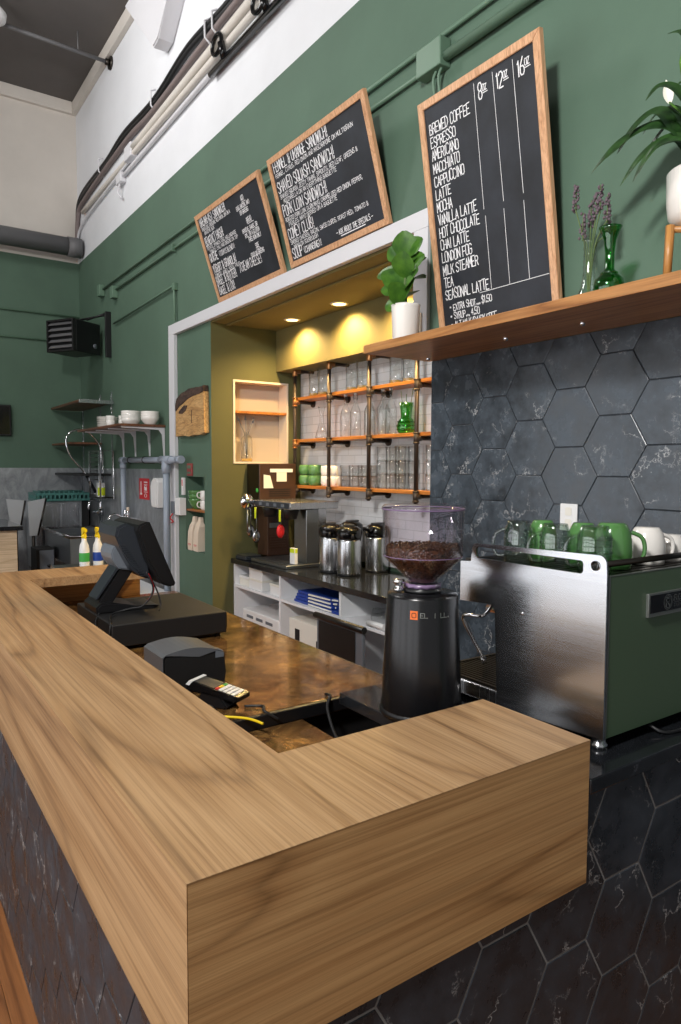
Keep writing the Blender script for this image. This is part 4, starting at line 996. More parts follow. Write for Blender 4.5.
bm = BM(); box(bm, ML+.006, MR-.001, MB+.006, .44, 1.066, 1.478, .004); box(bm, ML+.002, MR-.001, .4405, .592, 1.356, 1.474, .006); obj('body', bm, 'steel_z', em)
bm = BM(); prism(bm, [(ML+.016, 1.066), (MR-.006, 1.066), (MR-.006, 1.492), (ML+.016, 1.492)], 'y', MB, MB+.0055, bev=.001); obj('rear_panel', bm, 'machine_green', em, label='matte green rear panel')
bm = BM(); box(bm, ML+.008, ML+.0155, MB-.001, MB+.006, 1.066, 1.494); box(bm, ML+.0155, MR-.006, MB-.001, MB+.0058, 1.4922, 1.4945); obj('edge_trim', bm, 'badge_grey', em)
for yy in (.108, .565):
    bm = BM(); cyl(bm, (ML, yy, 1.519 if yy < .3 else 1.465), (MR, yy, 1.519 if yy < .3 else 1.465), .0085, 14); obj('cup_rail', bm, 'dark_steel', em)
bm = BM(); box(bm, ML+.002, MR-.001, .09, .585, 1.4785, 1.486, .002)
for k in range(18): box(bm, ML+.02, MR-.02, .10+k*.0265, .112+k*.0265, 1.486, 1.4875)
obj('cup_tray', bm, 'dark_steel', em)
for xx in (ML+.024, MR-.03):
    for yy in (.104, .40):
        bm = BM(); lathe(bm, [(0,SZT),(.022,SZT),(.022,SZT+.012),(.017,SZT+.014),(.017,1.0655),(0,1.067)], (xx, yy, 0), 18); obj('foot', bm, 'steel_z', em)
bm = BM(); box(bm, ML+.004, MR-.004, .4405, .735, SZT+.012, SZT+.060, .006); obj('drip_tray', bm, 'steel_z', em)
bm = BM()
for k in range(44): box(bm, ML+.02+k*.0165, ML+.027+k*.0165, .46, .72, SZT+.060, SZT+.066)
box(bm, ML+.012, MR-.012, .45, .462, SZT+.0601, SZT+.068); box(bm, ML+.012, MR-.012, .718, .73, SZT+.0601, SZT+.068); box(bm, ML+.012, ML+.02, .462, .718, SZT+.0601, SZT+.068)
obj('grate', bm, 'dark_steel', em)
for xx in (1.42, 1.68):
    bm = BM(); cyl(bm, (xx, .53, 1.30), (xx, .53, 1.356), .033, 18); cyl(bm, (xx, .53, 1.27), (xx, .53, 1.30), .036, 18); tube(bm, [(xx, .56, 1.285), (xx, .66, 1.275), (xx, .72, 1.272)], [.008,.014,.015], 10); obj('group_head', bm, 'chrome', em)
bm = BM(); tube(bm, spline([(1.272,.57,1.36),(1.285,.575,1.33),(1.28,.60,1.292),(1.268,.615,1.282),(1.262,.66,1.279),(1.262,.685,1.268),(1.268,.675,1.235),(1.292,.628,1.148),(1.296,.62,1.132)], 6), .0058, 10); cyl(bm, (1.294,.624,1.14), (1.298,.617,1.118), .0085, 10); obj('steam_wand', bm, 'chrome', em)
# badge
bm = BM(); box(bm, 1.343, 1.70, .069, .0778, 1.367, 1.432, .001); bp_ = obj('badge_plate', bm, 'badge_grey', em)
bm = BM(); box(bm, 1.350, 1.694, .0675, .0689, 1.378, 1.427); obj('badge_field', bm, 'black_gloss', bp_)
bm = BM(); TB = lambda x, y, z: (x, .0668, y)
for rr in (.0215, .0175):
    n = 28
    for i in range(n):
        a, b = 2*PI*i/n, 2*PI*(i+1)/n
        q = [(1.433+r_*math.cos(t), .0668, 1.4025+r_*math.sin(t)) for r_, t in ((rr, a), (rr, b), (rr-.0016, b), (rr-.0016, a))]
        bm.faces.new([bm.verts.new(p) for p in q])
lettering(bm, 'R', 1.425, 1.391, .022, .016, .0042, jit=0, T=TB)
lettering(bm, 'ROCKET', 1.463, 1.404, .0145, .015, .0032, jit=0, adv=1.36, T=TB)
for i in range(6): 
    q = [(1.463+.0*i, .0668, 1.3995), (1.59, .0668, 1.3995), (1.59, .0668, 1.3985), (1.463, .0668, 1.3985)]
bm.faces.new([bm.verts.new(p) for p in q])
lettering(bm, 'ESPRESSO', 1.465, 1.387, .007, .0055, .0011, jit=0, adv=1.9, T=TB)
obj('badge_lettering', bm, 'badge_grey', bp_)
bm = BM(); tube(bm, spline([(1.40,.09,SZT+.02),(1.42,.05,SZT+.006),(1.55,.04,SZT+.006),(1.75,.06,SZT+.006)], 6), .005, 8); obj('power_cord', bm, 'black_cable', em)
# mugs on the machine: upside down
MT = 1.4878
def gmug(label, loc, rz, r=.041, h=.125): 
    t = thing('glass_mug', label, 'mug', loc, rz, 'glass mugs on the coffee machine')
    b = BM(); open_lathe(b, [(r*.80,0),(r*.86,.010),(r*1.04,.03),(r*1.05,h*.6),(r,h)], t=.0035, seg=32)
    for k in range(3): tube(b, [((r*1.05+.0005)*math.cos(a), (r*1.05+.0005)*math.sin(a), .035+k*.018) for a in [2*PI*i/28 for i in range(28)]], .0016, 5, closed=True)
    hb = handle_mesh(r, h, .0055)
    for q in (b, hb): bmesh.ops.scale(q, verts=q.verts, vec=(1,1,-1)); bmesh.ops.translate(q, verts=q.verts, vec=(0,0,h))
    obj('body', b, 'mug_glass', t, True); obj('handle', hb, 'mug_glass', t, True)
gmug('clear glass mug upside down on the machine, leftmost', (1.222, .418, MT), 2.2)
gmug('clear glass mug upside down on the machine, middle of the front three', (1.222, .285, MT), 2.4)
gmug('clear glass mug upside down on the machine, right one at the corner', (1.238, .168, MT), 2.4, .044, .127)
mug('small green mug upside down behind the leftmost glass mug', 'green_ceramic', (1.315, .405, MT), .6, .042, .124, 'green mugs on the coffee machine', flip=True, bulge=.004)
mug('small green mug upside down behind the middle glass mug', 'green_ceramic', (1.335, .275, MT), .6, .042, .124, 'green mugs on the coffee machine', flip=True, bulge=.004)
mug('large green mug upside down at the rear rail with its handle to the right', 'green_ceramic', (1.362, .198, MT), -.85, .053, .128, 'green mugs on the coffee machine', flip=True, bulge=.008)
mug('white mug upside down right of the large green mug', 'white_ceramic', (1.530, .195, MT), -.5, .050, .108, flip=True)
mug('small white cup upside down at right end of the machine top', 'white_ceramic', (1.66, .20, MT), .4, .046, .08, flip=True)
mug('small green mug upside down behind the white mug', 'green_ceramic', (1.45, .33, MT), .6, .042, .105, 'green mugs on the coffee machine', flip=True, bulge=.004)

# ------------------------------------------------------------------ grinder
gx, gy = .985, .58
gr = thing('coffee_grinder', 'black conical coffee grinder with clear bean hopper beside machine', 'grinder', (gx, gy, SZT))
bm = BM(); lathe(bm, [(0,.002),(.122,.002),(.123,.02),(.120,.06),(.107,.352),(.103,.362),(0,.366)], (gx,gy,SZT), 48); gb = obj('body', bm, 'black_gloss2', gr)
bm = BM(); lathe(bm, [(0,.0),(.127,.0),(.127,.010),(.121,.018)], (gx,gy,SZT), 40); obj('base_ring', bm, 'black_plastic', gr)
bm = BM(); lathe(bm, [(0,.3662),(.058,.3662),(.058,.374),(.046,.378),(.044,.391),(0,.391)], (gx,gy,SZT), 28); obj('collar', bm, 'black_plastic', gr)
bm = BM(); lathe(bm, [(.0445,.379),(.053,.379),(.053,.390),(.0445,.390)], (gx,gy,SZT), 24)
for v_ in bm.verts:
    a_ = math.atan2(v_.co.y-gy, v_.co.x-gx); k_ = 1+.07*math.cos(12*a_); v_.co.x = gx+(v_.co.x-gx)*k_; v_.co.y = gy+(v_.co.y-gy)*k_
obj('adjuster_ring', bm, 'rim_violet', gr)
bm = BM(); hp = [(.043,.391),(.047,.402),(.117,.467),(.1185,.48),(.1215,.602),(.123,.606),(.123,.612)]
lathe(bm, hp+[(.118,.612),(.1155,.48),(.113,.469),(.044,.405),(.040,.393)], (gx,gy,SZT), 48); hop = obj('hopper', bm, 'hopper_glass', gr)
bm = BM(); lathe(bm, [(0,.6125),(.1235,.6125),(.1245,.619),(.119,.625),(0,.626)], (gx,gy,SZT), 40); obj('hopper_lid', bm, 'hopper_glass', hop)
for rr, hh_, tt in ((.1192, .474, .0013), (.1240, .613, .0022)):
    bm = BM(); tube(bm, [(gx+rr*math.cos(a), gy+rr*math.sin(a), SZT+hh_) for a in [2*PI*i/40 for i in range(40)]], tt, 6, closed=True); obj('hopper_rim', bm, 'rim_violet', hop)
bm = BM()
lathe(bm, [(0,.395),(.038,.395),(.043,.409),(.106,.466),(.108,.497),(0,.500)], (gx,gy,SZT), 28)
def bean(p, n):
    a = Vector(n).normalized(); u, v = frame_of(a); t = R.uniform(0, PI); u, v = u*math.cos(t)+v*math.sin(t), v*math.cos(t)-u*math.sin(t)
    vs = []
    for (k, j) in ((0,1),(1,.55),(1,-.55),(0,-1),(-1,-.55),(-1,.55)): vs.append(bm.verts.new(Vector(p)+u*.0042*k*.8+v*.0062*j))
    tp = bm.verts.new(Vector(p)+a*.0038)
    for i in range(6):
        f = bm.faces.new((vs[i], vs[(i+1)%6], tp)); f.smooth = True
for k in range(1500):
    a = R.uniform(0, 2*PI); h = R.uniform(.404, .497)
    rad = (.043+(h-.409)/.057*.063 if h < .466 else .1075)+R.uniform(-.001,.001)
    bean((gx+rad*math.cos(a), gy+rad*math.sin(a), SZT+h), (math.cos(a), math.sin(a), -.6 if h < .466 else 0))
for k in range(500):
    a = R.uniform(0, 2*PI); rad = .108*math.sqrt(R.random()); bean((gx+rad*math.cos(a), gy+rad*math.sin(a), SZT+.498+R.uniform(0,.008)), (R.uniform(-.5,.5), R.uniform(-.5,.5), 1))
o = obj('coffee_beans', bm, 'coffee_bean', gr); o['kind'] = 'stuff'
bm = BM(); lathe(bm, [(0,.3662),(.013,.3662),(.016,.370),(.016,.376),(.012,.378),(.012,.388),(.018,.391),(.018,.400),(.015,.403),(0,.403)], (gx-.066,gy+.032,SZT), 20); obj('knob', bm, 'chrome', gr)
# front marking towards the camera side
def on_body(u, h):
    """u: arc length along the body from the viewing direction"""
    rad = .120-(h-.06)/(.292)*.013+.0008
    a = math.atan2(-1.55, -1.34)+u/rad
    return (gx+rad*math.cos(a), gy+rad*math.sin(a), SZT+h)
bm = BM()
def patch(u0, u1, h0, h1):
    n = 4
    for i in range(n):
        a, b = u0+(u1-u0)*i/n, u0+(u1-u0)*(i+1)/n
        bm.faces.new([bm.verts.new(on_body(*p)) for p in ((a,h0),(b,h0),(b,h1),(a,h1))])
patch(-.036, -.014, .300, .325); obj('logo_square', bm, 'orange', gb)
bm = BM(); TG = lambda x, y, z: tuple(Vector(on_body(x, y))+Vector((-.0006,-.0007,0)))
lettering(bm, 'EL', -.006, .306, .013, .009, .0022, jit=0, T=TG); lettering(bm, "I", .034, .306, .013, .009, .0022, jit=0, T=TG); lettering(bm, "LL.", .054, .306, .013, .009, .0022, jit=0, T=TG)
obj('logo_lettering', bm, 'badge_grey', gb)
bm = BM(); lettering(bm, 'O', -.031, .306, .013, .012, .002, jit=0, T=TG); obj('logo_mark', bm, 'black_matte', gb)

# ------------------------------------------------------------------ point of sale
DZ = 1.045; WZ = .9203
dr = thing('cash_drawer', 'wide black cash drawer under the touch screen till', 'cash drawer', (.80, 2.48, WZ))
bm = BM(); box(bm, .515, 1.085, 2.165, 2.79, WZ+.018, DZ, .006); obj('case', bm, 'black_matte', dr)
bm = BM(); box(bm, 1.0855, 1.094, 2.18, 2.775, WZ+.03, DZ-.012, .003); obj('drawer_front', bm, 'black_plastic', dr)
for xx in (.55, 1.05):
    for yy in (2.2, 2.75): bm = BM(); cyl(bm, (xx, yy, WZ), (xx, yy, WZ+.018), .014, 10); obj('foot', bm, 'rubber', dr)
po = thing('till_terminal', 'black touch screen till terminal standing on the cash drawer', 'till', (.70, 2.5, DZ))
Z0 = DZ+.0005
bm = BM(); prism(bm, [(.525,Z0),(.80,Z0),(.84,Z0+.006),(.835,Z0+.014),(.72,Z0+.022),(.60,Z0+.05),(.545,Z0+.05),(.522,Z0+.03)], 'y', 2.44, 2.68, bev=.008); obj('base', bm, 'black_plastic', po)
bm = BM(); prism(bm, [(.535,Z0+.04),(.61,Z0+.04),(.735,1.27),(.735,1.34),(.68,1.34),(.655,1.25)], 'y', 2.475, 2.635, bev=.006); nk = obj('neck', bm, 'black_plastic', po)
bm = BM(); prism(bm, [(.54,Z0+.062),(.645,1.255),(.672,1.30),(.668,1.305),(.637,1.262),(.532,Z0+.066)], 'y', 2.485, 2.625, bev=.002); obj('neck_cover', bm, 'charcoal', nk)
y0, y1 = 2.32, 2.735
bm = BM(); prism(bm, [(.735,1.50),(.755,1.497),(.882,1.185),(.876,1.172),(.845,1.170),(.80,1.190),(.735,1.31),(.69,1.455),(.70,1.485)], 'y', y0, y1, bev=.010); scs = obj('screen_shell', bm, 'black_plastic', po)
bm = BM(); prism(bm, [(.7585,1.487),(.7605,1.487),(.8785,1.20),(.8765,1.20)], 'y', y0+.03, y1-.03); obj('screen_glass', bm, 'black_gloss', scs)
bm = BM(); prism(bm, [(.699,1.470),(.650,1.492),(.610,1.475),(.600,1.43),(.628,1.36),(.68,1.26),(.74,1.215),(.785,1.205),(.735,1.31)], 'y', y0+.05, y1-.05, bev=.012)
for k in range(15):
    t = k/14; xx = .622+.10*t; zz = 1.385-.155*t
    box(bm, xx-.004, xx+.02, y0+.047, y0+.06, zz-.003, zz+.003)
obj('rear_housing', bm, 'charcoal', po)
bm = BM(); prism(bm, arc(.665, 1.33, .062, 40, 220, 8)+[(.64,1.26),(.73,1.24)], 'y', 2.455, 2.655, bev=.006); obj('hinge_cover', bm, 'grey_plastic', po)
bm = BM()
tube(bm, spline([(.745,2.36,1.25),(.77,2.34,1.16),(.72,2.33,1.09),(.66,2.35,1.075),(.585,2.36,1.06),(.545,2.30,1.052),(.52,2.2,1.05),(.505,2.18,.98)], 7), .0042, 8)
tube(bm, spline([(.76,2.40,1.24),(.80,2.37,1.15),(.815,2.36,1.08),(.80,2.34,1.052)], 7), .0042, 8)
tube(bm, spline([(.53,2.42,1.055),(.50,2.38,1.02),(.49,2.3,.96)], 6), .004, 8)
obj('cable', bm, 'black_cable', po)
bm = BM(); tube(bm, spline([(.755,2.365,1.238),(.775,2.345,1.16),(.74,2.335,1.105)], 7), .0048, 8); obj('red_cable', bm, 'red', po)
# receipt printer
rp = thing('receipt_printer', 'black receipt printer with grey rounded lid on bronze worktop', 'printer', (.61, 1.53, WZ))
px0, px1, py0, py1 = .488, .735, 1.435, 1.63
bm = BM(); prism(bm, [(px0,WZ),(px1,WZ),(px1+.004,WZ+.06),(px1,WZ+.135),(px1-.03,WZ+.147),(px0+.14,WZ+.13),(px0+.01,WZ+.155),(px0,WZ+.145)], 'y', py0, py1, bev=.006); obj('case', bm, 'black_matte', rp)
bm = BM(); prism(bm, [(px0-.004,WZ+.06),(px0-.004,WZ+.150)]+[(px0+.012+.205*t, WZ+.160+.016*math.sin(PI*t)-.008*t) for t in [i/9 for i in range(10)]]+[(px0+.215,WZ+.1485),(px0+.14,WZ+.134),(px0+.03,WZ+.1535),(px0+.008,WZ+.1555),(px0-.0004,WZ+.146),(px0-.0004,WZ+.06)], 'y', py0-.003, py1+.003); obj('lid', bm, 'grey_plastic2', rp)
bm = BM(); prism(bm, [(px1-.032,WZ+.1485),(px1-.004,WZ+.138),(px1-.004,WZ+.141),(px1-.032,WZ+.1515)], 'y', py0+.005, py0+.05); prism(bm, [(px1-.04,WZ+.12),(px1-.006,WZ+.12),(px1-.006,WZ+.137),(px1-.04,WZ+.150)], 'y', py0-.0022, py0-.0002); obj('button_panel', bm, 'grey_plastic', rp)
# card reader
cr = thing('card_reader', 'card payment terminal with white keypad tilted on black stand', 'card reader', (.63, 1.26, WZ))
def crd(bm, prof, w0, w1, **k):
    pass
cr.rotation_euler = (0,0,-1.05)
bm = BM(); prism(bm, [(-.05,0),(.05,0),(.062,.012),(.03,.05),(-.05,.062),(-.06,.02)], 'y', -.042, .042, bev=.006); obj('stand', bm, 'black_plastic', cr, True)
bm = BM(); prism(bm, [(-.115,.048),(.09,.030),(.105,.036),(.105,.052),(.02,.066),(-.10,.085),(-.118,.075)], 'y', -.042, .042, bev=.005); crb = obj('body', bm, 'black_gloss2', cr, True)
def topface(bm, a, b, y0, y1, lift=.0012, th=.002):
    f = lambda x: .066-(x-.02)*.165 if x > .02 else .066-(x-.02)*.158
    vs = [(a,f(a)+lift),(b,f(b)+lift),(b,f(b)+lift-th),(a,f(a)+lift-th)]
    prism(bm, vs, 'y', y0, y1)
bm = BM(); topface(bm, -.088, .0, -.032, .032); obj('screen', bm, 'charcoal', crb, True)
for i in range(4):
    for j in range(3): bm = BM(); topface(bm, .021+i*.0175, .034+i*.0175, -.033+j*.023, -.014+j*.023, .0025, .004); obj('key', bm, 'white_plastic', crb, True)
for j, m_ in enumerate(('red','yellow','green_sticker')):
    bm = BM(); topface(bm, .006, .017, -.033+j*.023, -.014+j*.023, .0025, .004); obj('key', bm, m_, crb, True)
bm = BM(); prism(bm, [(-.116,.07),(-.10,.0862),(-.085,.0845),(-.10,.068)], 'y', -.0425, .0425); obj('end_cap', bm, 'white_plastic', cr, True)
cy = thing('cable', 'yellow cable lying at the worktop edge beside the card reader', 'cable', (.62, 1.08, WZ))
bm = BM(); tube(bm, spline([(.52,1.17,WZ+.005),(.585,1.12,WZ+.008),(.64,1.055,WZ+.01),(.668,1.0,WZ+.004)], 7), .0045, 8); obj('lead', bm, 'yellow', cy)
bk2 = thing('cable', 'black cable running from card reader over the worktop edge', 'cable', (.75, 1.1, WZ))
bm = BM(); tube(bm, spline([(.69,1.18,WZ+.006),(.74,1.14,WZ+.008),(.72,1.09,WZ+.01),(.76,1.065,WZ-.02)], 7), .0055, 8); tube(bm, spline([(1.0,1.13,WZ+.006),(.99,1.085,WZ+.012),(.955,1.05,WZ-.02),(.93,.95,WZ-.09),(.935,.86,.826),(.90,.78,.825)], 7), .006, 8); obj('lead', bm, 'black_cable', bk2)
bm = BM(); lathe(bm, [(0,0),(.03,0),(.034,.012),(.02,.03),(0,.034)], (0,0,0), 20, sx=1.25)
solo('computer_mouse', bm, 'charcoal', 'small dark rounded puck between card reader and bar edge', 'mouse', (.545, 1.19, WZ))

# ------------------------------------------------------------------ plants and vases on the oak shelf
SH = 2.3925
def leaf(bm, base, d, L, wd, bend=.3, up=(0,0,1), n=8, tipw=.06, shape='oval', fold=.15, th=0):
    d = Vector(d).normalized(); upv = Vector(up); s = d.cross(upv)
    if s.length < .01: s = Vector((1,0,0))
    s.normalize(); nrm = s.cross(d)
    rows = []; p = Vector(base); dirv = d.copy()
    for i in range(n+1):
        t = i/n
        w = {'oval': math.sin(PI*min(1, (.06+.94*t))**.85) if t < 1 else 0, 'fiddle': (.45+.95*t if t < .58 else 1.0)*math.sin(PI*min(.985, .10+.89*t))**.62, 'lance': math.sin(PI*(t**.6))*(1-.25*t)}[shape]
        w = max(w, .02)*wd
        rows.append([bm.verts.new(p-s*w+nrm*fold*w), bm.verts.new(p-s*w*.5+nrm*fold*w*.3), bm.verts.new(p), bm.verts.new(p+s*w*.5+nrm*fold*w*.3), bm.verts.new(p+s*w+nrm*fold*w)])
        dirv = (dirv-nrm*bend/n).normalized(); nrm = s.cross(dirv); p = p+dirv*L/n
    for A, B in zip(rows, rows[1:]):
        for j in range(4):
            f = bm.faces.new((A[j], A[j+1], B[j+1], B[j])); f.smooth = True
fp = thing('potted_plant', 'fiddle leaf plant in a white pot at left end of oak shelf', 'plant', (1.93, 1.805, SH))
bm = BM(); open_lathe(bm, [(.062,0),(.066,.006),(.074,.196),(.076,.208)], (1.93,1.805,SH), t=.006, seg=36); obj('pot', bm, 'white_ceramic', fp)
bm = BM(); lathe(bm, [(0,.188),(.068,.188)], (1.93,1.805,SH), 20); obj('soil', bm, 'soil', fp)
bm = BM(); tube(bm, spline([(1.93,1.80,SH+.19),(1.925,1.81,SH+.30),(1.93,1.80,SH+.40),(1.93,1.80,SH+.48)], 5), [.007]*15+[.004], 8); obj('stem', bm, 'stem', fp)
# camera-facing leaves of the crown: (height, direction, length, width)
LV = [(.20,(-.5,.75,.35),.13,.048),(.20,(-.3,.9,.25),.14,.042),(.21,(-.8,-.2,.55),.15,.055),(.24,(-.55,-.7,.5),.15,.06),(.27,(-.4,.85,.35),.16,.045),
      (.29,(-.75,.3,.5),.15,.06),(.30,(-.3,-.95,.35),.15,.065),(.34,(-.6,-.45,.6),.15,.062),(.36,(-.35,.9,.3),.21,.045),(.37,(.5,-.5,.6),.13,.055),
      (.38,(-.1,-.95,.45),.14,.055),(.42,(-.5,.55,.75),.13,.050),(.43,(-.35,-.3,.9),.15,.062),(.45,(.3,.2,.9),.15,.058),(.45,(-.1,-.8,.6),.13,.05),(.25,(.6,.4,.4),.13,.055),(.32,(.7,-.1,.5),.13,.055)]
for i, (h, d, L, w) in enumerate(LV):
    bm = BM(); nrm_ = (-.75+R.uniform(-.2,.2), -.55+R.uniform(-.2,.2), .45) if d[0] < .2 else (0, 0, 1)
    leaf(bm, (1.928, 1.805, SH+h), d, L*.98, w*1.12, bend=R.uniform(.1,.55), up=nrm_, shape='fiddle', fold=.18, n=10); obj('leaf', bm, 'fig_leaf', fp)
tg = thing('hinge_plate', 'cream metal hinge plate at the pot side on white casing', 'hinge', (2.15, 1.96, 2.5))
bm = BM(); box(bm, W-.030, W-.0222, 1.95, 1.985, 2.50, 2.62, .002); obj('plate', bm, 'kraft', tg)
bm = BM()
for zz in (2.52,2.56,2.60): lathe(bm, [(0,-.003),(.006,-.002),(.006,0),(0,0)], (W-.030,1.967,zz), 8, ax='x')
obj('screw', bm, 'dark_steel', tg)
# green bottle vase and clear vase with lavender
vs_ = thing('bottle_vase', 'dark green glass vase with round belly and flared rim on the oak shelf', 'vase', (1.95, .638, SH))
bm = BM(); open_lathe(bm, [(.028,0),(.037,.004),(.052,.038),(.056,.06),(.051,.088),(.028,.110),(.018,.126),(.017,.186),(.022,.235),(.037,.273),(.042,.281)], t=.0035, seg=36); obj('body', bm, 'green_glass', vs_, True)
bm = BM(); tube(bm, [(.0285*math.cos(a), .0285*math.sin(a), .111) for a in [2*PI*i/24 for i in range(24)]], .004, 6, closed=True); obj('neck_ring', bm, 'green_glass', vs_, True)
lv_ = thing('bud_vase', 'clear glass bud vase with dried lavender behind the green vase', 'vase', (2.02, .778, SH))
bm = BM(); open_lathe(bm, [(.05,0),(.056,.006),(.052,.05),(.030,.10),(.022,.16),(.022,.27),(.028,.30)], t=.003, seg=28)
for k in range(5): tube(bm, [(.0235*math.cos(a), .0235*math.sin(a), .15+k*.025) for a in [2*PI*i/20 for i in range(20)]], .0018, 5, closed=True)
obj('body', bm, 'clear_glass', lv_, True)
for dy, dx, hh in ((.035,.0,.40),(.055,-.02,.51),(-.01,.02,.47),(-.05,-.01,.48),(-.075,.0,.44),(.02,.03,.45),(-.06,.03,.39)):
    bm = BM(); tube(bm, spline([(0,0,.02),(dx*.3,dy*.3,.25),(dx,dy,hh-.10)], 5), .0025, 5); tube(bm, [(dx,dy,hh-.11),(dx,dy,hh)], .002, 5); stm = obj('stem', bm, 'stem', lv_, True)
    bm = BM()
    for k in range(26):
        a = R.uniform(0, 2*PI); t = k/26; rr = .012*(1-.5*t)
        lathe(bm, [(0,-.008),(.0068,0),(0,.009)], (dx+rr*math.cos(a), dy+rr*math.sin(a), hh-.10+.10*t), 5)
    obj('flower_spike', bm, 'lavender', stm, True)
# peace lily on a wooden stand
lx, ly = LXY; PZ = SH+LPZ
ps2 = thing('plant_stand', 'small oak plant stand under the white lily pot', 'plant stand', (lx, ly, SH))
for k in range(4):
    a_ = math.radians(145+90*k); c_, s_ = math.cos(a_), math.sin(a_)
    bm = BM(); tube(bm, [(lx+c_*.136, ly+s_*.136, SH), (lx+c_*.130, ly+s_*.130, SH+LPZ-.002)], [.013, .0145], 10); obj('leg', bm, 'stand_wood', ps2)
for k in range(2):
    a_ = math.radians(145+90*k); c_, s_ = math.cos(a_)*.125, math.sin(a_)*.125; zz = SH+LPZ-.014-.022*k
    bm = BM(); tube(bm, [(lx-c_, ly-s_, zz), (lx+c_, ly+s_, zz)], .011, 8); obj('cross_bar', bm, 'stand_wood', ps2)
pl = thing('peace_lily', 'peace lily with white bloom in a large white pot on stand', 'plant', (lx, ly, PZ))
bm = BM(); open_lathe(bm, [(.090,0),(.112,.010),(.128,.035),(.134,.08),(.136,.175)], (lx,ly,PZ), t=.008, seg=44); obj('pot', bm, 'white_ceramic', pl)
bm = BM(); lathe(bm, [(0,.155),(.127,.155)], (lx,ly,PZ), 24); obj('soil', bm, 'soil', pl)
def blade(pts, wd, hint=(-.6,-.45,.65), fold=.28):
    """a lance-shaped leaf along a spine of points"""
    bm = BM(); P_ = spline(pts, 7); n = len(P_)-1; rows = []; hint = Vector(hint)
    for i, p in enumerate(P_):
        d = (P_[min(i+1, n)]-P_[max(i-1, 0)]).normalized(); s = d.cross(hint).normalized(); nr = s.cross(d); t = i/n
        w = wd*max(.05, 1.25*math.sin(PI*min(1, t**1.15))**.8*(1-.55*t)+.05*(1-t))
        rows.append([bm.verts.new(p+s*w*k+nr*fold*w*abs(k)) for k in (-1,-.5,0,.5,1)])
    for A, B in zip(rows, rows[1:]):
        for j in range(4): bm.faces.new((A[j], A[j+1], B[j+1], B[j])).smooth = True
    obj('leaf', bm, 'lily_leaf', pl)
B0 = (lx, ly, PZ+.15)
for pts, wd in (([(1.96,.43,2.945),(1.94,.49,3.015),(1.93,.57,2.99),(1.93,.635,2.925)], .036), ([(1.95,.42,2.93),(1.93,.50,2.965),(1.92,.59,2.955),(1.90,.66,2.915),(1.90,.725,2.875)], .038),
                ([(1.93,.40,2.885),(1.91,.46,2.89),(1.90,.53,2.855),(1.90,.60,2.79)], .032), ([(1.92,.38,2.87),(1.88,.44,2.87),(1.87,.49,2.83),(1.87,.53,2.775)], .022),
                ([(1.97,.40,2.95),(2.0,.47,2.99),(2.02,.55,2.95),(2.03,.61,2.87)], .026), ([(1.98,.42,2.98),(1.98,.47,3.03),(1.99,.53,3.03),(2.0,.58,2.99)], .024), ([(1.90,.36,2.86),(1.85,.42,2.86),(1.83,.46,2.82)], .020),
                ([(1.93,.30,3.0),(1.90,.33,3.12),(1.88,.37,3.20),(1.87,.42,3.22)], .034), ([(1.95,.25,3.0),(1.95,.22,3.13),(1.95,.18,3.22),(1.95,.12,3.25)], .036),
                ([(1.88,.22,2.96),(1.83,.18,3.02),(1.79,.12,3.0),(1.77,.06,2.93)], .034), ([(1.94,.18,2.96),(1.92,.08,3.03),(1.91,-.02,2.99),(1.90,-.10,2.90)], .036), ([(2.0,.2,2.98),(2.02,.13,3.07),(2.03,.05,3.08),(2.04,-.04,3.02)], .034),
                ([(1.86,.27,2.92),(1.79,.25,2.95),(1.74,.24,2.90),(1.71,.24,2.83)], .032), ([(1.90,.15,2.90),(1.87,.06,2.91),(1.86,-.02,2.85)], .03), ([(1.88,.33,2.93),(1.83,.36,3.0),(1.80,.40,3.02),(1.79,.44,2.99)], .030),
                ([(1.96,.33,3.0),(1.97,.37,3.08),(1.98,.43,3.10),(1.98,.49,3.07)], .028)):
    pts = [(p[0], p[1]-.03, p[2]) for p in pts]; b0 = Vector(B0); a = Vector(pts[0])-b0; a.z = 0
    blade([b0+a.normalized()*.03, b0+a*.55+Vector((0,0,(pts[0][2]-b0.z)*.5))]+pts, wd)
bm = BM(); tube(bm, spline([(lx,ly+.02,PZ+.15),(lx-.01,ly+.05,PZ+.32),(1.94,.415,3.03)], 6), .004, 6); fs_ = obj('flower_stalk', bm, 'fig_leaf', pl)
bm = BM(); leaf(bm, (1.94,.413,3.025), (0,.20,.95), .085, .0165, bend=-.2, up=(-1,-.5,.1), shape='oval', fold=.5); obj('flower', bm, 'flower_white', fs_)
bm = BM(); tube(bm, spline([(lx+.02,ly-.03,PZ+.15),(lx,ly+.02,PZ+.40),(1.95,.375,3.10)], 6), .004, 6); fs_ = obj('bud_stalk', bm, 'fig_leaf', pl)
bm = BM(); tube(bm, [(1.95,.375,3.10),(1.95,.378,3.15),(1.95,.38,3.19)], [.006,.012,.003], 8); obj('bud', bm, 'fig_leaf', fs_)
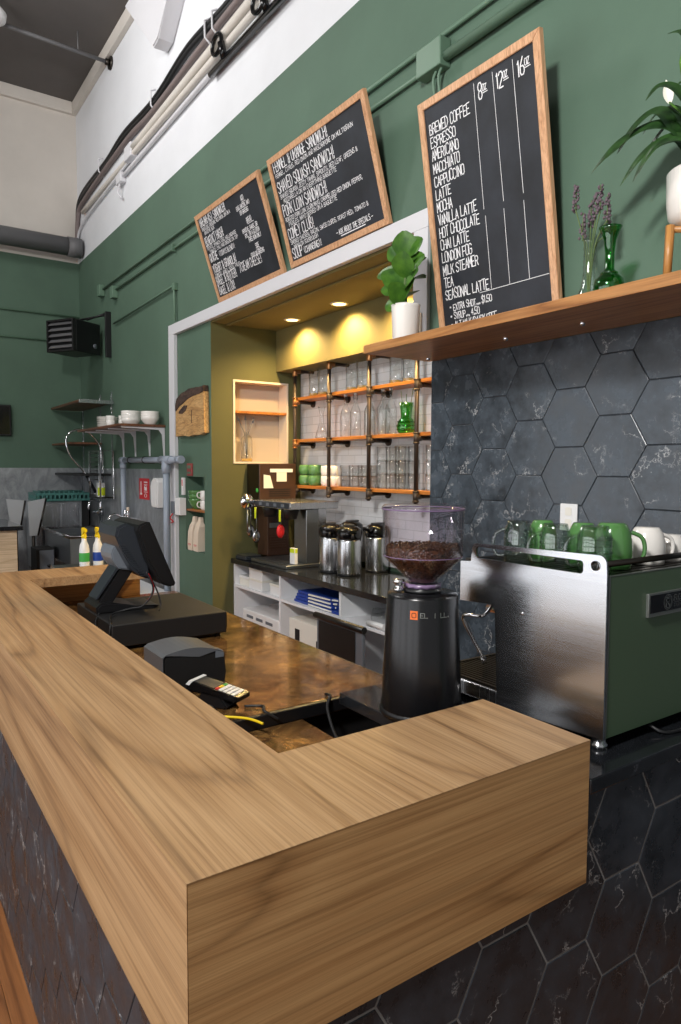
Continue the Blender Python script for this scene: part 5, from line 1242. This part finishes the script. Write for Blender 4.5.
# ------------------------------------------------------------------ wash-up corner
sk = thing('sink_table', 'stainless steel sink table in the far wash-up corner', 'sink', (1.85, 7.95, 0))
sx0, sx1, sy0, sy1 = 1.53, 2.155, 7.28, 8.65
bm = BM()
box(bm, sx0, sx0+.02, sy0, sy1, .62, .94); box(bm, sx1-.02, sx1, sy0, sy1, .62, .94); box(bm, sx0+.02, sx1-.02, sy0, sy0+.02, .62, .94); box(bm, sx0+.02, sx1-.02, sy1-.02, sy1, .62, .94); box(bm, sx0+.02, sx1-.02, sy0+.02, sy1-.02, .62, .64); box(bm, sx0+.02, sx1-.02, 7.95, 7.97, .64, .93)
obj('basin', bm, 'dull_steel', sk)
bm = BM(); tube(bm, [(sx0,sy0,.945),(sx1,sy0,.945),(sx1,sy1,.945),(sx0,sy1,.945)], .02, 8, closed=True); obj('rim', bm, 'steel_z', sk)
for xx, yy in ((sx0+.04,sy0+.04),(sx1-.04,sy0+.04),(sx0+.04,sy1-.04),(sx1-.04,sy1-.04)):
    bm = BM(); cyl(bm, (xx,yy,0), (xx,yy,.62), .02, 10); obj('leg', bm, 'steel_z', sk)
fa = thing('spray_faucet', 'tall looping steel spring hose faucet above the sink', 'faucet', (2.1, 8.2, .95))
bm = BM(); pts = [(2.07,8.2,1.423),(1.95,8.2,1.67),(1.768,8.2,1.90),(1.72,8.2,2.12),(1.838,8.2,2.226),(1.99,8.2,2.204),(2.12,8.2,2.062),(2.15,8.2,1.926),(2.133,8.2,1.51)]
tube(bm, spline(pts, 8), .0125, 8); obj('spring_hose', bm, 'chrome', fa)
bm = BM(); tube(bm, [(2.07,8.2,1.43),(2.0,8.2,1.57),(1.96,8.2,1.65)], [.02,.022,.02], 10); obj('spray_grip', bm, 'black_plastic', fa)
bm = BM(); cyl(bm, (2.133,8.2,.96), (2.133,8.2,1.52), .02, 12); cyl(bm, (2.133,8.2,1.12), (2.133,8.2,1.22), .035, 12); tube(bm, [(2.07,8.1,1.17),(2.133,8.2,1.17),(2.07,8.3,1.17)], .018, 8); tube(bm, spline([(2.133,8.2,1.30),(2.0,8.1,1.34),(1.95,8.05,1.30),(1.94,8.05,1.22)], 5), .015, 8); lathe(bm, [(0,0),(.05,0),(.05,.02),(0,.02)], (2.07,8.2,1.40), 14)
obj('riser', bm, 'chrome', fa)
dw = thing('dishwasher', 'stainless dishwasher cabinet against the far steel cladding', 'dishwasher', (1.72, 9, 0))
bm = BM(); box(bm, 1.42, 2.03, 8.75, 9.28, .40, 1.30, .006); obj('cabinet', bm, 'steel_cladding', dw)
bm = BM(); box(bm, 1.45, 1.75, 8.742, 8.7499, .5, 1.27, .003); box(bm, 1.76, 2.0, 8.742, 8.7499, .5, 1.27, .003); obj('door', bm, 'steel_z', dw)
bm = BM(); box(bm, 2.0305, 2.13, 8.78, 9.28, .6, 1.32); obj('side_box', bm, 'black_matte', dw)  # darkness of the gap beside the cabinet, put in as a black box
bm = BM()
for xx, yy in ((1.46,8.8),(1.99,8.8),(1.46,9.24),(1.99,9.24)): cyl(bm, (xx,yy,0), (xx,yy,.40), .02, 8)
obj('leg', bm, 'steel_z', dw)
dr_ = thing('dish_rack', 'dark green plastic dish rack on top of the dishwasher', 'dish rack', (1.8, 8.95, 1.302))
rx0, rx1, ry0, ry1, rz0, rz1 = 1.44, 2.13, 8.70, 9.22, 1.302, 1.41
bm = BM(); box(bm, rx0, rx1, ry0, ry1, rz0, rz0+.015)
for q in ((rx0, rx1, ry0, ry0+.015), (rx0, rx1, ry1-.015, ry1), (rx0, rx0+.015, ry0+.015, ry1-.015), (rx1-.015, rx1, ry0+.015, ry1-.015)):
    box(bm, *q, rz1-.03, rz1); box(bm, *q, rz0+.015, rz0+.03)
for k in range(13):
    xx = rx0+.02+k*.053; box(bm, xx, xx+.02, ry0, ry0+.012, rz0+.03, rz1-.03); box(bm, xx, xx+.02, ry1-.012, ry1, rz0+.03, rz1-.03)
for k in range(9):
    yy = ry0+.03+k*.055; box(bm, rx0, rx0+.012, yy, yy+.02, rz0+.03, rz1-.03); box(bm, rx1-.012, rx1, yy, yy+.02, rz0+.03, rz1-.03)
obj('basket', bm, 'mint_plastic', dr_)
bm = BM()
for k in range(10):
    xx = rx0+.05+k*.062; prism(bm, [(ry0+.04,rz0+.0155),(ry1-.04,rz0+.0155),(ry1-.06,rz1+.025),(ry0+.06,rz1+.025)], 'x', xx, xx+.014)
obj('peg_row', bm, 'mint_plastic', dr_)
for nm, a, lab in (('left', [(1.03,1.36),(1.245,1.335),(1.19,1.02),(1.08,1.0)], 'slanted stainless drain panel, left of the two beside dishwasher'), ('right', [(1.275,1.32),(1.49,1.36),(1.385,.89),(1.29,.885)], 'slanted stainless drain panel, right of the two beside dishwasher')):
    t = thing('splash_sheet', lab, 'panel', (a[0][0], 8.35, .5), group='slanted steel panels')
    bm = BM(); prism(bm, a, 'y', 8.33, 8.36, bev=.004); obj('sheet', bm, 'satin_sheet', t)
    bm = BM(); tube(bm, [(a[1][0], 8.325, a[1][1]), (a[2][0], 8.325, a[2][1])], .012, 6); obj('edge_rim', bm, 'dark_steel', t)
    bm = BM(); mx = (a[2][0]+a[3][0])/2; cyl(bm, (mx, 8.36, 0), (mx, 8.36, a[2][1]+.1), .022, 8); obj('post', bm, 'dark_steel', t)
lc = thing('side_counter', 'pale wood counter with black top at the far left edge', 'counter', (.3, 7.2, 0))
bm = BM(); box(bm, -.8, .935, 6.70, 7.85, 1.105, 1.15, .004); obj('countertop', bm, 'stone_top', lc)
bm = BM(); box(bm, -.75, .885, 6.76, 7.80, 0, 1.1045, .004); obj('cabinet', bm, 'pale_wood', lc)
bx2 = thing('grey_bin', 'small dark box with grey front standing left of the sink', 'box', (1.4, 8.1, 0))
bm = BM(); box(bm, 1.29, 1.50, 7.95, 8.30, 0, .76, .006); obj('body', bm, 'black_matte', bx2)
bm = BM(); box(bm, 1.325, 1.49, 7.942, 7.9499, .2, .74, .003); obj('front', bm, 'grey_plastic', bx2)
bm = BM(); lathe(bm, [(0,-.012),(.02,-.01),(.022,0),(0,0)], (1.43,7.942,.55), 12, ax='y'); obj('latch', bm, 'black_plastic', bx2)
pt = thing('prep_table', 'small stainless table behind the bar end holding two spray bottles', 'table', (1.08, 4.6, 0))
bm = BM(); box(bm, .80, 1.35, 4.42, 4.80, .955, .98, .004); obj('tabletop', bm, 'dull_steel', pt)
bm = BM(); box(bm, .83, 1.32, 4.45, 4.77, .2, .22); obj('undershelf', bm, 'dull_steel', pt)
for xx, yy in ((.83,4.45),(1.32,4.45),(.83,4.77),(1.32,4.77)):
    bm = BM(); cyl(bm, (xx,yy,0), (xx,yy,.955), .018, 8); obj('leg', bm, 'steel_z', pt)
for xx, lab, m_ in ((1.012, 'white spray bottle with yellow trigger and green label, left of the two', 'green_sticker'), (1.116, 'white spray bottle with yellow trigger and blue label, right of the two', 'blue')):
    t = thing('spray_bottle', lab, 'spray bottle', (xx, 4.60, .9805), 0, 'spray bottles by the sink')
    bm = BM(); lathe(bm, [(0,0),(.036,0),(.039,.008),(.039,.13),(.033,.17),(.02,.20),(.018,.225),(0,.225)], seg=20); obj('bottle', bm, 'white_plastic', t, True)
    bm = BM(); lathe(bm, [(.0393,.04),(.040,.045),(.040,.105),(.0393,.11)], seg=20); obj('label', bm, m_, t, True)
    bm = BM(); cyl(bm, (0,0,.2255), (0,0,.25), .021, 14); prism(bm, [(-.05,.275),(-.05,.298),(.03,.305),(.038,.285),(.02,.25),(-.015,.25),(-.02,.27)], 'x', -.013, .013, bev=.003); prism(bm, [(-.035,.272),(-.022,.272),(-.03,.225),(-.04,.222)], 'x', -.006, .006); obj('trigger', bm, 'yellow', t, True)
bn = thing('steel_bench', 'low grey steel bench at the foot of the white casing', 'bench', (1.95, 6.1, 0))
bm = BM(); box(bm, 1.55, 2.10, 5.52, 6.55, .47, .51, .006); obj('top', bm, 'cabinet_white', bn)
for xx, yy in ((1.6,5.56),(2.05,5.56),(1.6,6.5),(2.05,6.5)):
    bm = BM(); cyl(bm, (xx,yy,0), (xx,yy,.47), .02, 8); obj('leg', bm, 'steel_z', bn)
# shelves on the right wall of the corner
cs = thing('corner_shelf', 'dark wood shelves on steel standards in the far corner', 'shelf', (2.0, 8.5, 2.0))
bm = BM(); box(bm, 1.77, 2.175, 7.735, 9.26, 2.545, 2.575, .003); obj('upper_board', bm, 'dark_shelf_wood', cs)
bm = BM(); box(bm, 1.765, 2.18, 7.715, 7.7345, 2.535, 2.58, .002); obj('edge_strip', bm, 'steel_z', cs)
bm = BM(); box(bm, 1.77, 2.175, 8.25, 9.26, 2.05, 2.075, .003); obj('middle_board', bm, 'dark_shelf_wood', cs)
bm = BM(); box(bm, 1.80, 2.175, 7.85, 9.24, 1.645, 1.675, .003); obj('lower_board', bm, 'black_matte', cs)
for yy in (9.18, 8.3, 7.80):
    bm = BM(); box(bm, 2.1765, 2.1885, yy, yy+.03, 1.40, 2.70)
    for k in range(24): box(bm, 2.1745, 2.1765, yy+.011, yy+.019, 1.44+k*.052, 1.465+k*.052)
    obj('standard', bm, 'steel_z', cs)
dsf = thing('dish_shelf', 'brown wood dish shelf on white brackets left of the white casing', 'shelf', (2.0, 6.7, 2.17))
bm = BM(); box(bm, 1.715, 2.185, 5.95, 7.62, 2.172, 2.197, .003); obj('board', bm, 'dark_shelf_wood', dsf)
for yy in (7.34, 6.9, 6.42, 5.98):
    bm = BM(); prism(bm, [(1.74,2.1715),(2.1885,2.1715),(2.1885,1.88),(2.1765,1.88),(2.165,2.10),(2.13,2.148),(1.74,2.158)], 'y', yy, yy+.022, bev=.002); obj('bracket', bm, 'trim_white', dsf)
ZS = 2.1975
for k in range(7):
    bm = BM(); lathe(bm, [(0,0),(.08,0),(.125,.014),(.128,.018),(.08,.006),(0,.005)], seg=28)
    solo('plate', bm, 'white_ceramic', 'white plate on the dish shelf, %s of the stack of seven' % ('lowest','second','third','middle','fifth','sixth','topmost')[k], 'plate', (1.96, 7.20, ZS+k*.02), 'white plates on the dish shelf')
for k in range(2):
    for j, (xx, yy) in enumerate(((1.90, 6.90), (2.01, 6.80))):
        bm = BM(); open_lathe(bm, [(.035,0),(.042,.005),(.050,.085)], t=.004); solo('cup', bm, 'white_ceramic', 'white cup on the dish shelf beside the plates, %s stack, %s one' % (('left','right')[j], ('lower','upper')[k]), 'cup', (xx, yy, ZS+k*.05), 'white cups on the dish shelf')
for j, (xx, yy, rr, n) in enumerate(((1.99, 6.46, .105, 4), (2.06, 6.06, .094, 3))):
    for k in range(n):
        bm = BM(); open_lathe(bm, [(rr*.55,0),(rr*.6,.008),(rr*.93,.05),(rr,.085)], t=.005, seg=30)
        nm_ = ('bottom','second','third','top')[k] if n == 4 else ('bottom','middle','top')[k]
        solo('bowl', bm, 'white_ceramic', 'white bowl on the dish shelf, %s stack, %s one' % (('larger left','smaller right')[j], nm_), 'bowl', (xx, yy, ZS+k*.026), 'white bowls on the dish shelf')
wr = thing('wire_rack', 'hanging chrome wire drying rack below the corner shelves', 'rack', (2.1, 8.05, 1.75))
for yy in (7.68, 8.14):
    bm = BM(); tube(bm, [(1.99,yy,1.36),(1.99,yy,1.96),(2.155,yy,1.96),(2.155,yy,1.36)], .012, 8, closed=True); box(bm, 1.975, 1.985, yy-.03, yy+.03, 1.58, 1.96); obj('side_frame', bm, 'steel_z', wr)
bm = BM()
for k in range(7): tube(bm, [(1.99,7.68,1.60+k*.055),(1.99,8.14,1.60+k*.055)], .006, 6)
for k in range(6): tube(bm, [(1.99+k*.033,7.68,1.375),(1.99+k*.033,8.14,1.375)], .006, 6)
obj('wire', bm, 'dark_steel', wr)
sb = thing('soap_bottle', 'white and lime detergent bottle in the wire drying rack', 'bottle', (2.06, 7.92, 1.3815))
bm = BM(); prism(bm, roundrect(2.02, 2.10, 7.86, 7.98, .02), 'z', 1.3815, 1.56, bev=.012); cyl(bm, (2.06,7.92,1.56), (2.06,7.92,1.60), .018, 12); obj('bottle', bm, 'white_plastic', sb)
bm = BM(); prism(bm, roundrect(2.018, 2.102, 7.858, 7.93, .02), 'z', 1.40, 1.50); obj('label', bm, 'lime', sb)
# grey drain pipe frame
pf = thing('drain_pipe', 'grey plastic drain pipe frame in front of the white casing', 'pipe', (2.12, 6.3, 1.8))
bm = BM(); cyl(bm, (2.10, 7.15, 1.84), (2.10, 5.32, 1.835), .030, 16); obj('horizontal_pipe', bm, 'pvc_grey', pf)
bm = BM(); cyl(bm, (2.10, 7.12, 1.82), (2.10, 7.12, .77), .030, 16); obj('vertical_pipe', bm, 'pvc_grey', pf)
bm = BM(); cyl(bm, (2.10, 5.72, 1.82), (2.10, 5.72, .512), .032, 16); obj('vertical_pipe', bm, 'pvc_grey', pf)
for sg in (((2.10, 5.86, 1.836), (2.10, 5.58, 1.835), .040), ((2.10, 7.18, 1.84), (2.10, 7.06, 1.84), .038), ((2.10, 7.12, 1.80), (2.10, 7.12, 1.74), .038), ((2.10, 5.40, 1.835), (2.10, 5.31, 1.835), .038)):
    bm = BM(); cyl(bm, sg[0], sg[1], sg[2], 16); obj('pipe_joint', bm, 'pvc_grey', pf)
bm = BM(); lathe(bm, [(.032,1.70),(.040,1.70),(.046,1.76),(.040,1.82),(.030,1.83)], (2.10,5.72,0), 16); obj('pipe_joint', bm, 'pvc_grey', pf)
bm = BM()
for yy in (6.85, 6.35): tube(bm, [(2.10+.034*math.cos(a), yy, 1.838+.034*math.sin(a)) for a in [2*PI*i/16 for i in range(16)]], .005, 6, closed=True)
box(bm, 2.10, 2.1885, 6.3, 6.33, 1.80, 1.805); obj('pipe_strap', bm, 'black_plastic', pf)
rs = thing('red_sign', 'red instruction sign with white pictures on the steel cladding', 'sign', (W-.013, 6.6, 1.5))
bm = BM(); box(bm, W-.0155, W-.0105, 6.45, 6.78, 1.40, 1.635, .001); obj('panel', bm, 'red', rs)
bm = BM()
for q in ((6.70,6.725,1.47,1.60),(6.68,6.745,1.45,1.47),(6.50,6.61,1.585,1.60),(6.50,6.61,1.56,1.568),(6.52,6.60,1.50,1.54),(6.50,6.61,1.48,1.488)): box(bm, W-.0168, W-.0156, *q)
for zz in (1.535, 1.445): tube(bm, [(W-.0165, 6.56+.035*math.cos(a), zz+.02*math.sin(a)) for a in [2*PI*i/16 for i in range(16)]], .003, 5, closed=True)
obj('pictogram', bm, 'white_plastic', rs)
sd = thing('towel_dispenser', 'white rounded soap dispenser on wall between the grey pipes', 'dispenser', (2.1, 6.08, 1.5))
bm = BM(); prism(bm, [(5.90,1.345),(6.05,1.345),(6.07,1.40),(6.07,1.56)]+arc(5.98,1.56,.09,0,90,6)+[(5.91,1.65)]+arc(5.91,1.60,.04,90,180,5)[1:], 'x', 2.06, W-.0105, bev=.012); obj('cover', bm, 'white_plastic', sd)
bm = BM(); box(bm, 2.08, 2.12, 5.92, 6.03, 1.335, 1.3449); obj('outlet_slot', bm, 'grey_plastic', sd)
fpull = thing('fire_alarm', 'small red alarm pull plate on the green column', 'alarm', (W+.01, 5.37, 1.74))
bm = BM(); box(bm, W+.004, W+.0195, 5.29, 5.41, 1.68, 1.80, .003); obj('plate', bm, 'alarm_red', fpull)
bm = BM(); box(bm, W-.001, W+.0038, 5.315, 5.385, 1.70, 1.72); box(bm, W-.001, W+.0038, 5.315, 5.385, 1.75, 1.78); obj('marking', bm, 'conduit_green', fpull)
th = thing('thermostat', 'narrow white wall controller beside the alarm plate', 'controller', (W+.01, 5.52, 1.57))
bm = BM(); box(bm, W-.005, W+.0195, 5.485, 5.535, 1.49, 1.66, .003); obj('case', bm, 'white_plastic', th)
bm = BM(); box(bm, W-.0065, W-.0051, 5.50, 5.52, 1.58, 1.64); obj('display', bm, 'red', th)
wb = thing('switch_box', 'white electrical switch box on the casing with red wires', 'switch', (W, 5.6, 1.37))
bm = BM(); box(bm, W-.05, W+.0195, 5.47, 5.60, 1.29, 1.46, .005); obj('box', bm, 'white_plastic', wb)
bm = BM(); box(bm, W-.055, W-.0355, 5.60, 5.70, 1.30, 1.42, .003); obj('side_box', bm, 'grey_plastic', wb)
bm = BM(); tube(bm, spline([(W-.045,5.66,1.30),(W-.06,5.70,1.25),(W-.05,5.64,1.22),(W-.045,5.72,1.20)], 5), .006, 6); obj('wire', bm, 'red', wb)
# corner jets by the till
fc = thing('mixer_tap', 'small chrome mixer tap by the grey pipes above the steel table', 'tap', (2.08, 6.95, 1.2))
bm = BM(); box(bm, 2.05, W-.0105, 6.85, 7.05, 1.14, 1.18, .006); cyl(bm, (2.08,6.90,1.18), (2.08,6.90,1.26), .02, 10); cyl(bm, (2.08,7.0,1.18), (2.08,7.0,1.26), .02, 10); tube(bm, spline([(2.06,6.95,1.17),(1.95,6.95,1.22),(1.88,6.95,1.18),(1.87,6.95,1.12)], 5), .013, 8); obj('body', bm, 'chrome', fc)
bm = BM(); cyl(bm, (2.08,6.90,1.26), (2.08,6.90,1.30), .016, 10); obj('handle', bm, 'kraft', fc)

# ------------------------------------------------------------------ light
wd = bpy.data.worlds.new('World'); scene.world = wd; wd.use_nodes = True
bg = wd.node_tree.nodes['Background']; bg.inputs['Color'].default_value = (.95, .97, 1, 1); bg.inputs['Strength'].default_value = WORLD
def area(name, loc, target, size, energy, color=(1,1,1), sy=None, spread=None):
    ld = bpy.data.lights.new(name, 'AREA'); ld.energy = energy; ld.color = color; ld.size = size
    if sy: ld.shape = 'RECTANGLE'; ld.size_y = sy
    if spread: ld.spread = math.radians(spread)
    o = bpy.data.objects.new(name, ld); COL.objects.link(o); o.location = loc
    d = Vector(target)-Vector(loc); o.rotation_euler = d.to_track_quat('-Z', 'Y').to_euler()
    return o
area('key_light', *KEY[:2], KEY[2], KEY[3], (1, .98, .95))  # unseen key light, camera-left and above, placed after the cast shadows
area('upper_wall_fill', *WALL_FILL[:2], WALL_FILL[2], WALL_FILL[3], (1, .98, .96))  # added fill light that brightens the white upper wall, no real fitting

# ------------------------------------------------------------------ camera
cam = bpy.data.cameras.new('Camera'); co = bpy.data.objects.new('Camera', cam); COL.objects.link(co); scene.camera = co
cam.sensor_fit = 'HORIZONTAL'; cam.sensor_width = 36; cam.lens = 36*688.17/681; cam.clip_start = .02; cam.clip_end = 100
yaw, pit, rol = math.radians(34.596), math.radians(-3.7263), math.radians(.2716)
f = Vector((math.sin(yaw)*math.cos(pit), math.cos(yaw)*math.cos(pit), math.sin(pit))); r = Vector((math.cos(yaw), -math.sin(yaw), 0)); u = r.cross(f)
r2 = r*math.cos(rol)+u*math.sin(rol); u2 = -r*math.sin(rol)+u*math.cos(rol)
co.matrix_world = Matrix(((r2.x, u2.x, -f.x, -.38513), (r2.y, u2.y, -f.y, -.96962), (r2.z, u2.z, -f.z, 1.77), (0,0,0,1)))
vs = scene.view_settings; vs.view_transform = 'Standard'; vs.look = 'None'; vs.gamma = 1; vs.use_curve_mapping = False; vs.exposure = EXPO
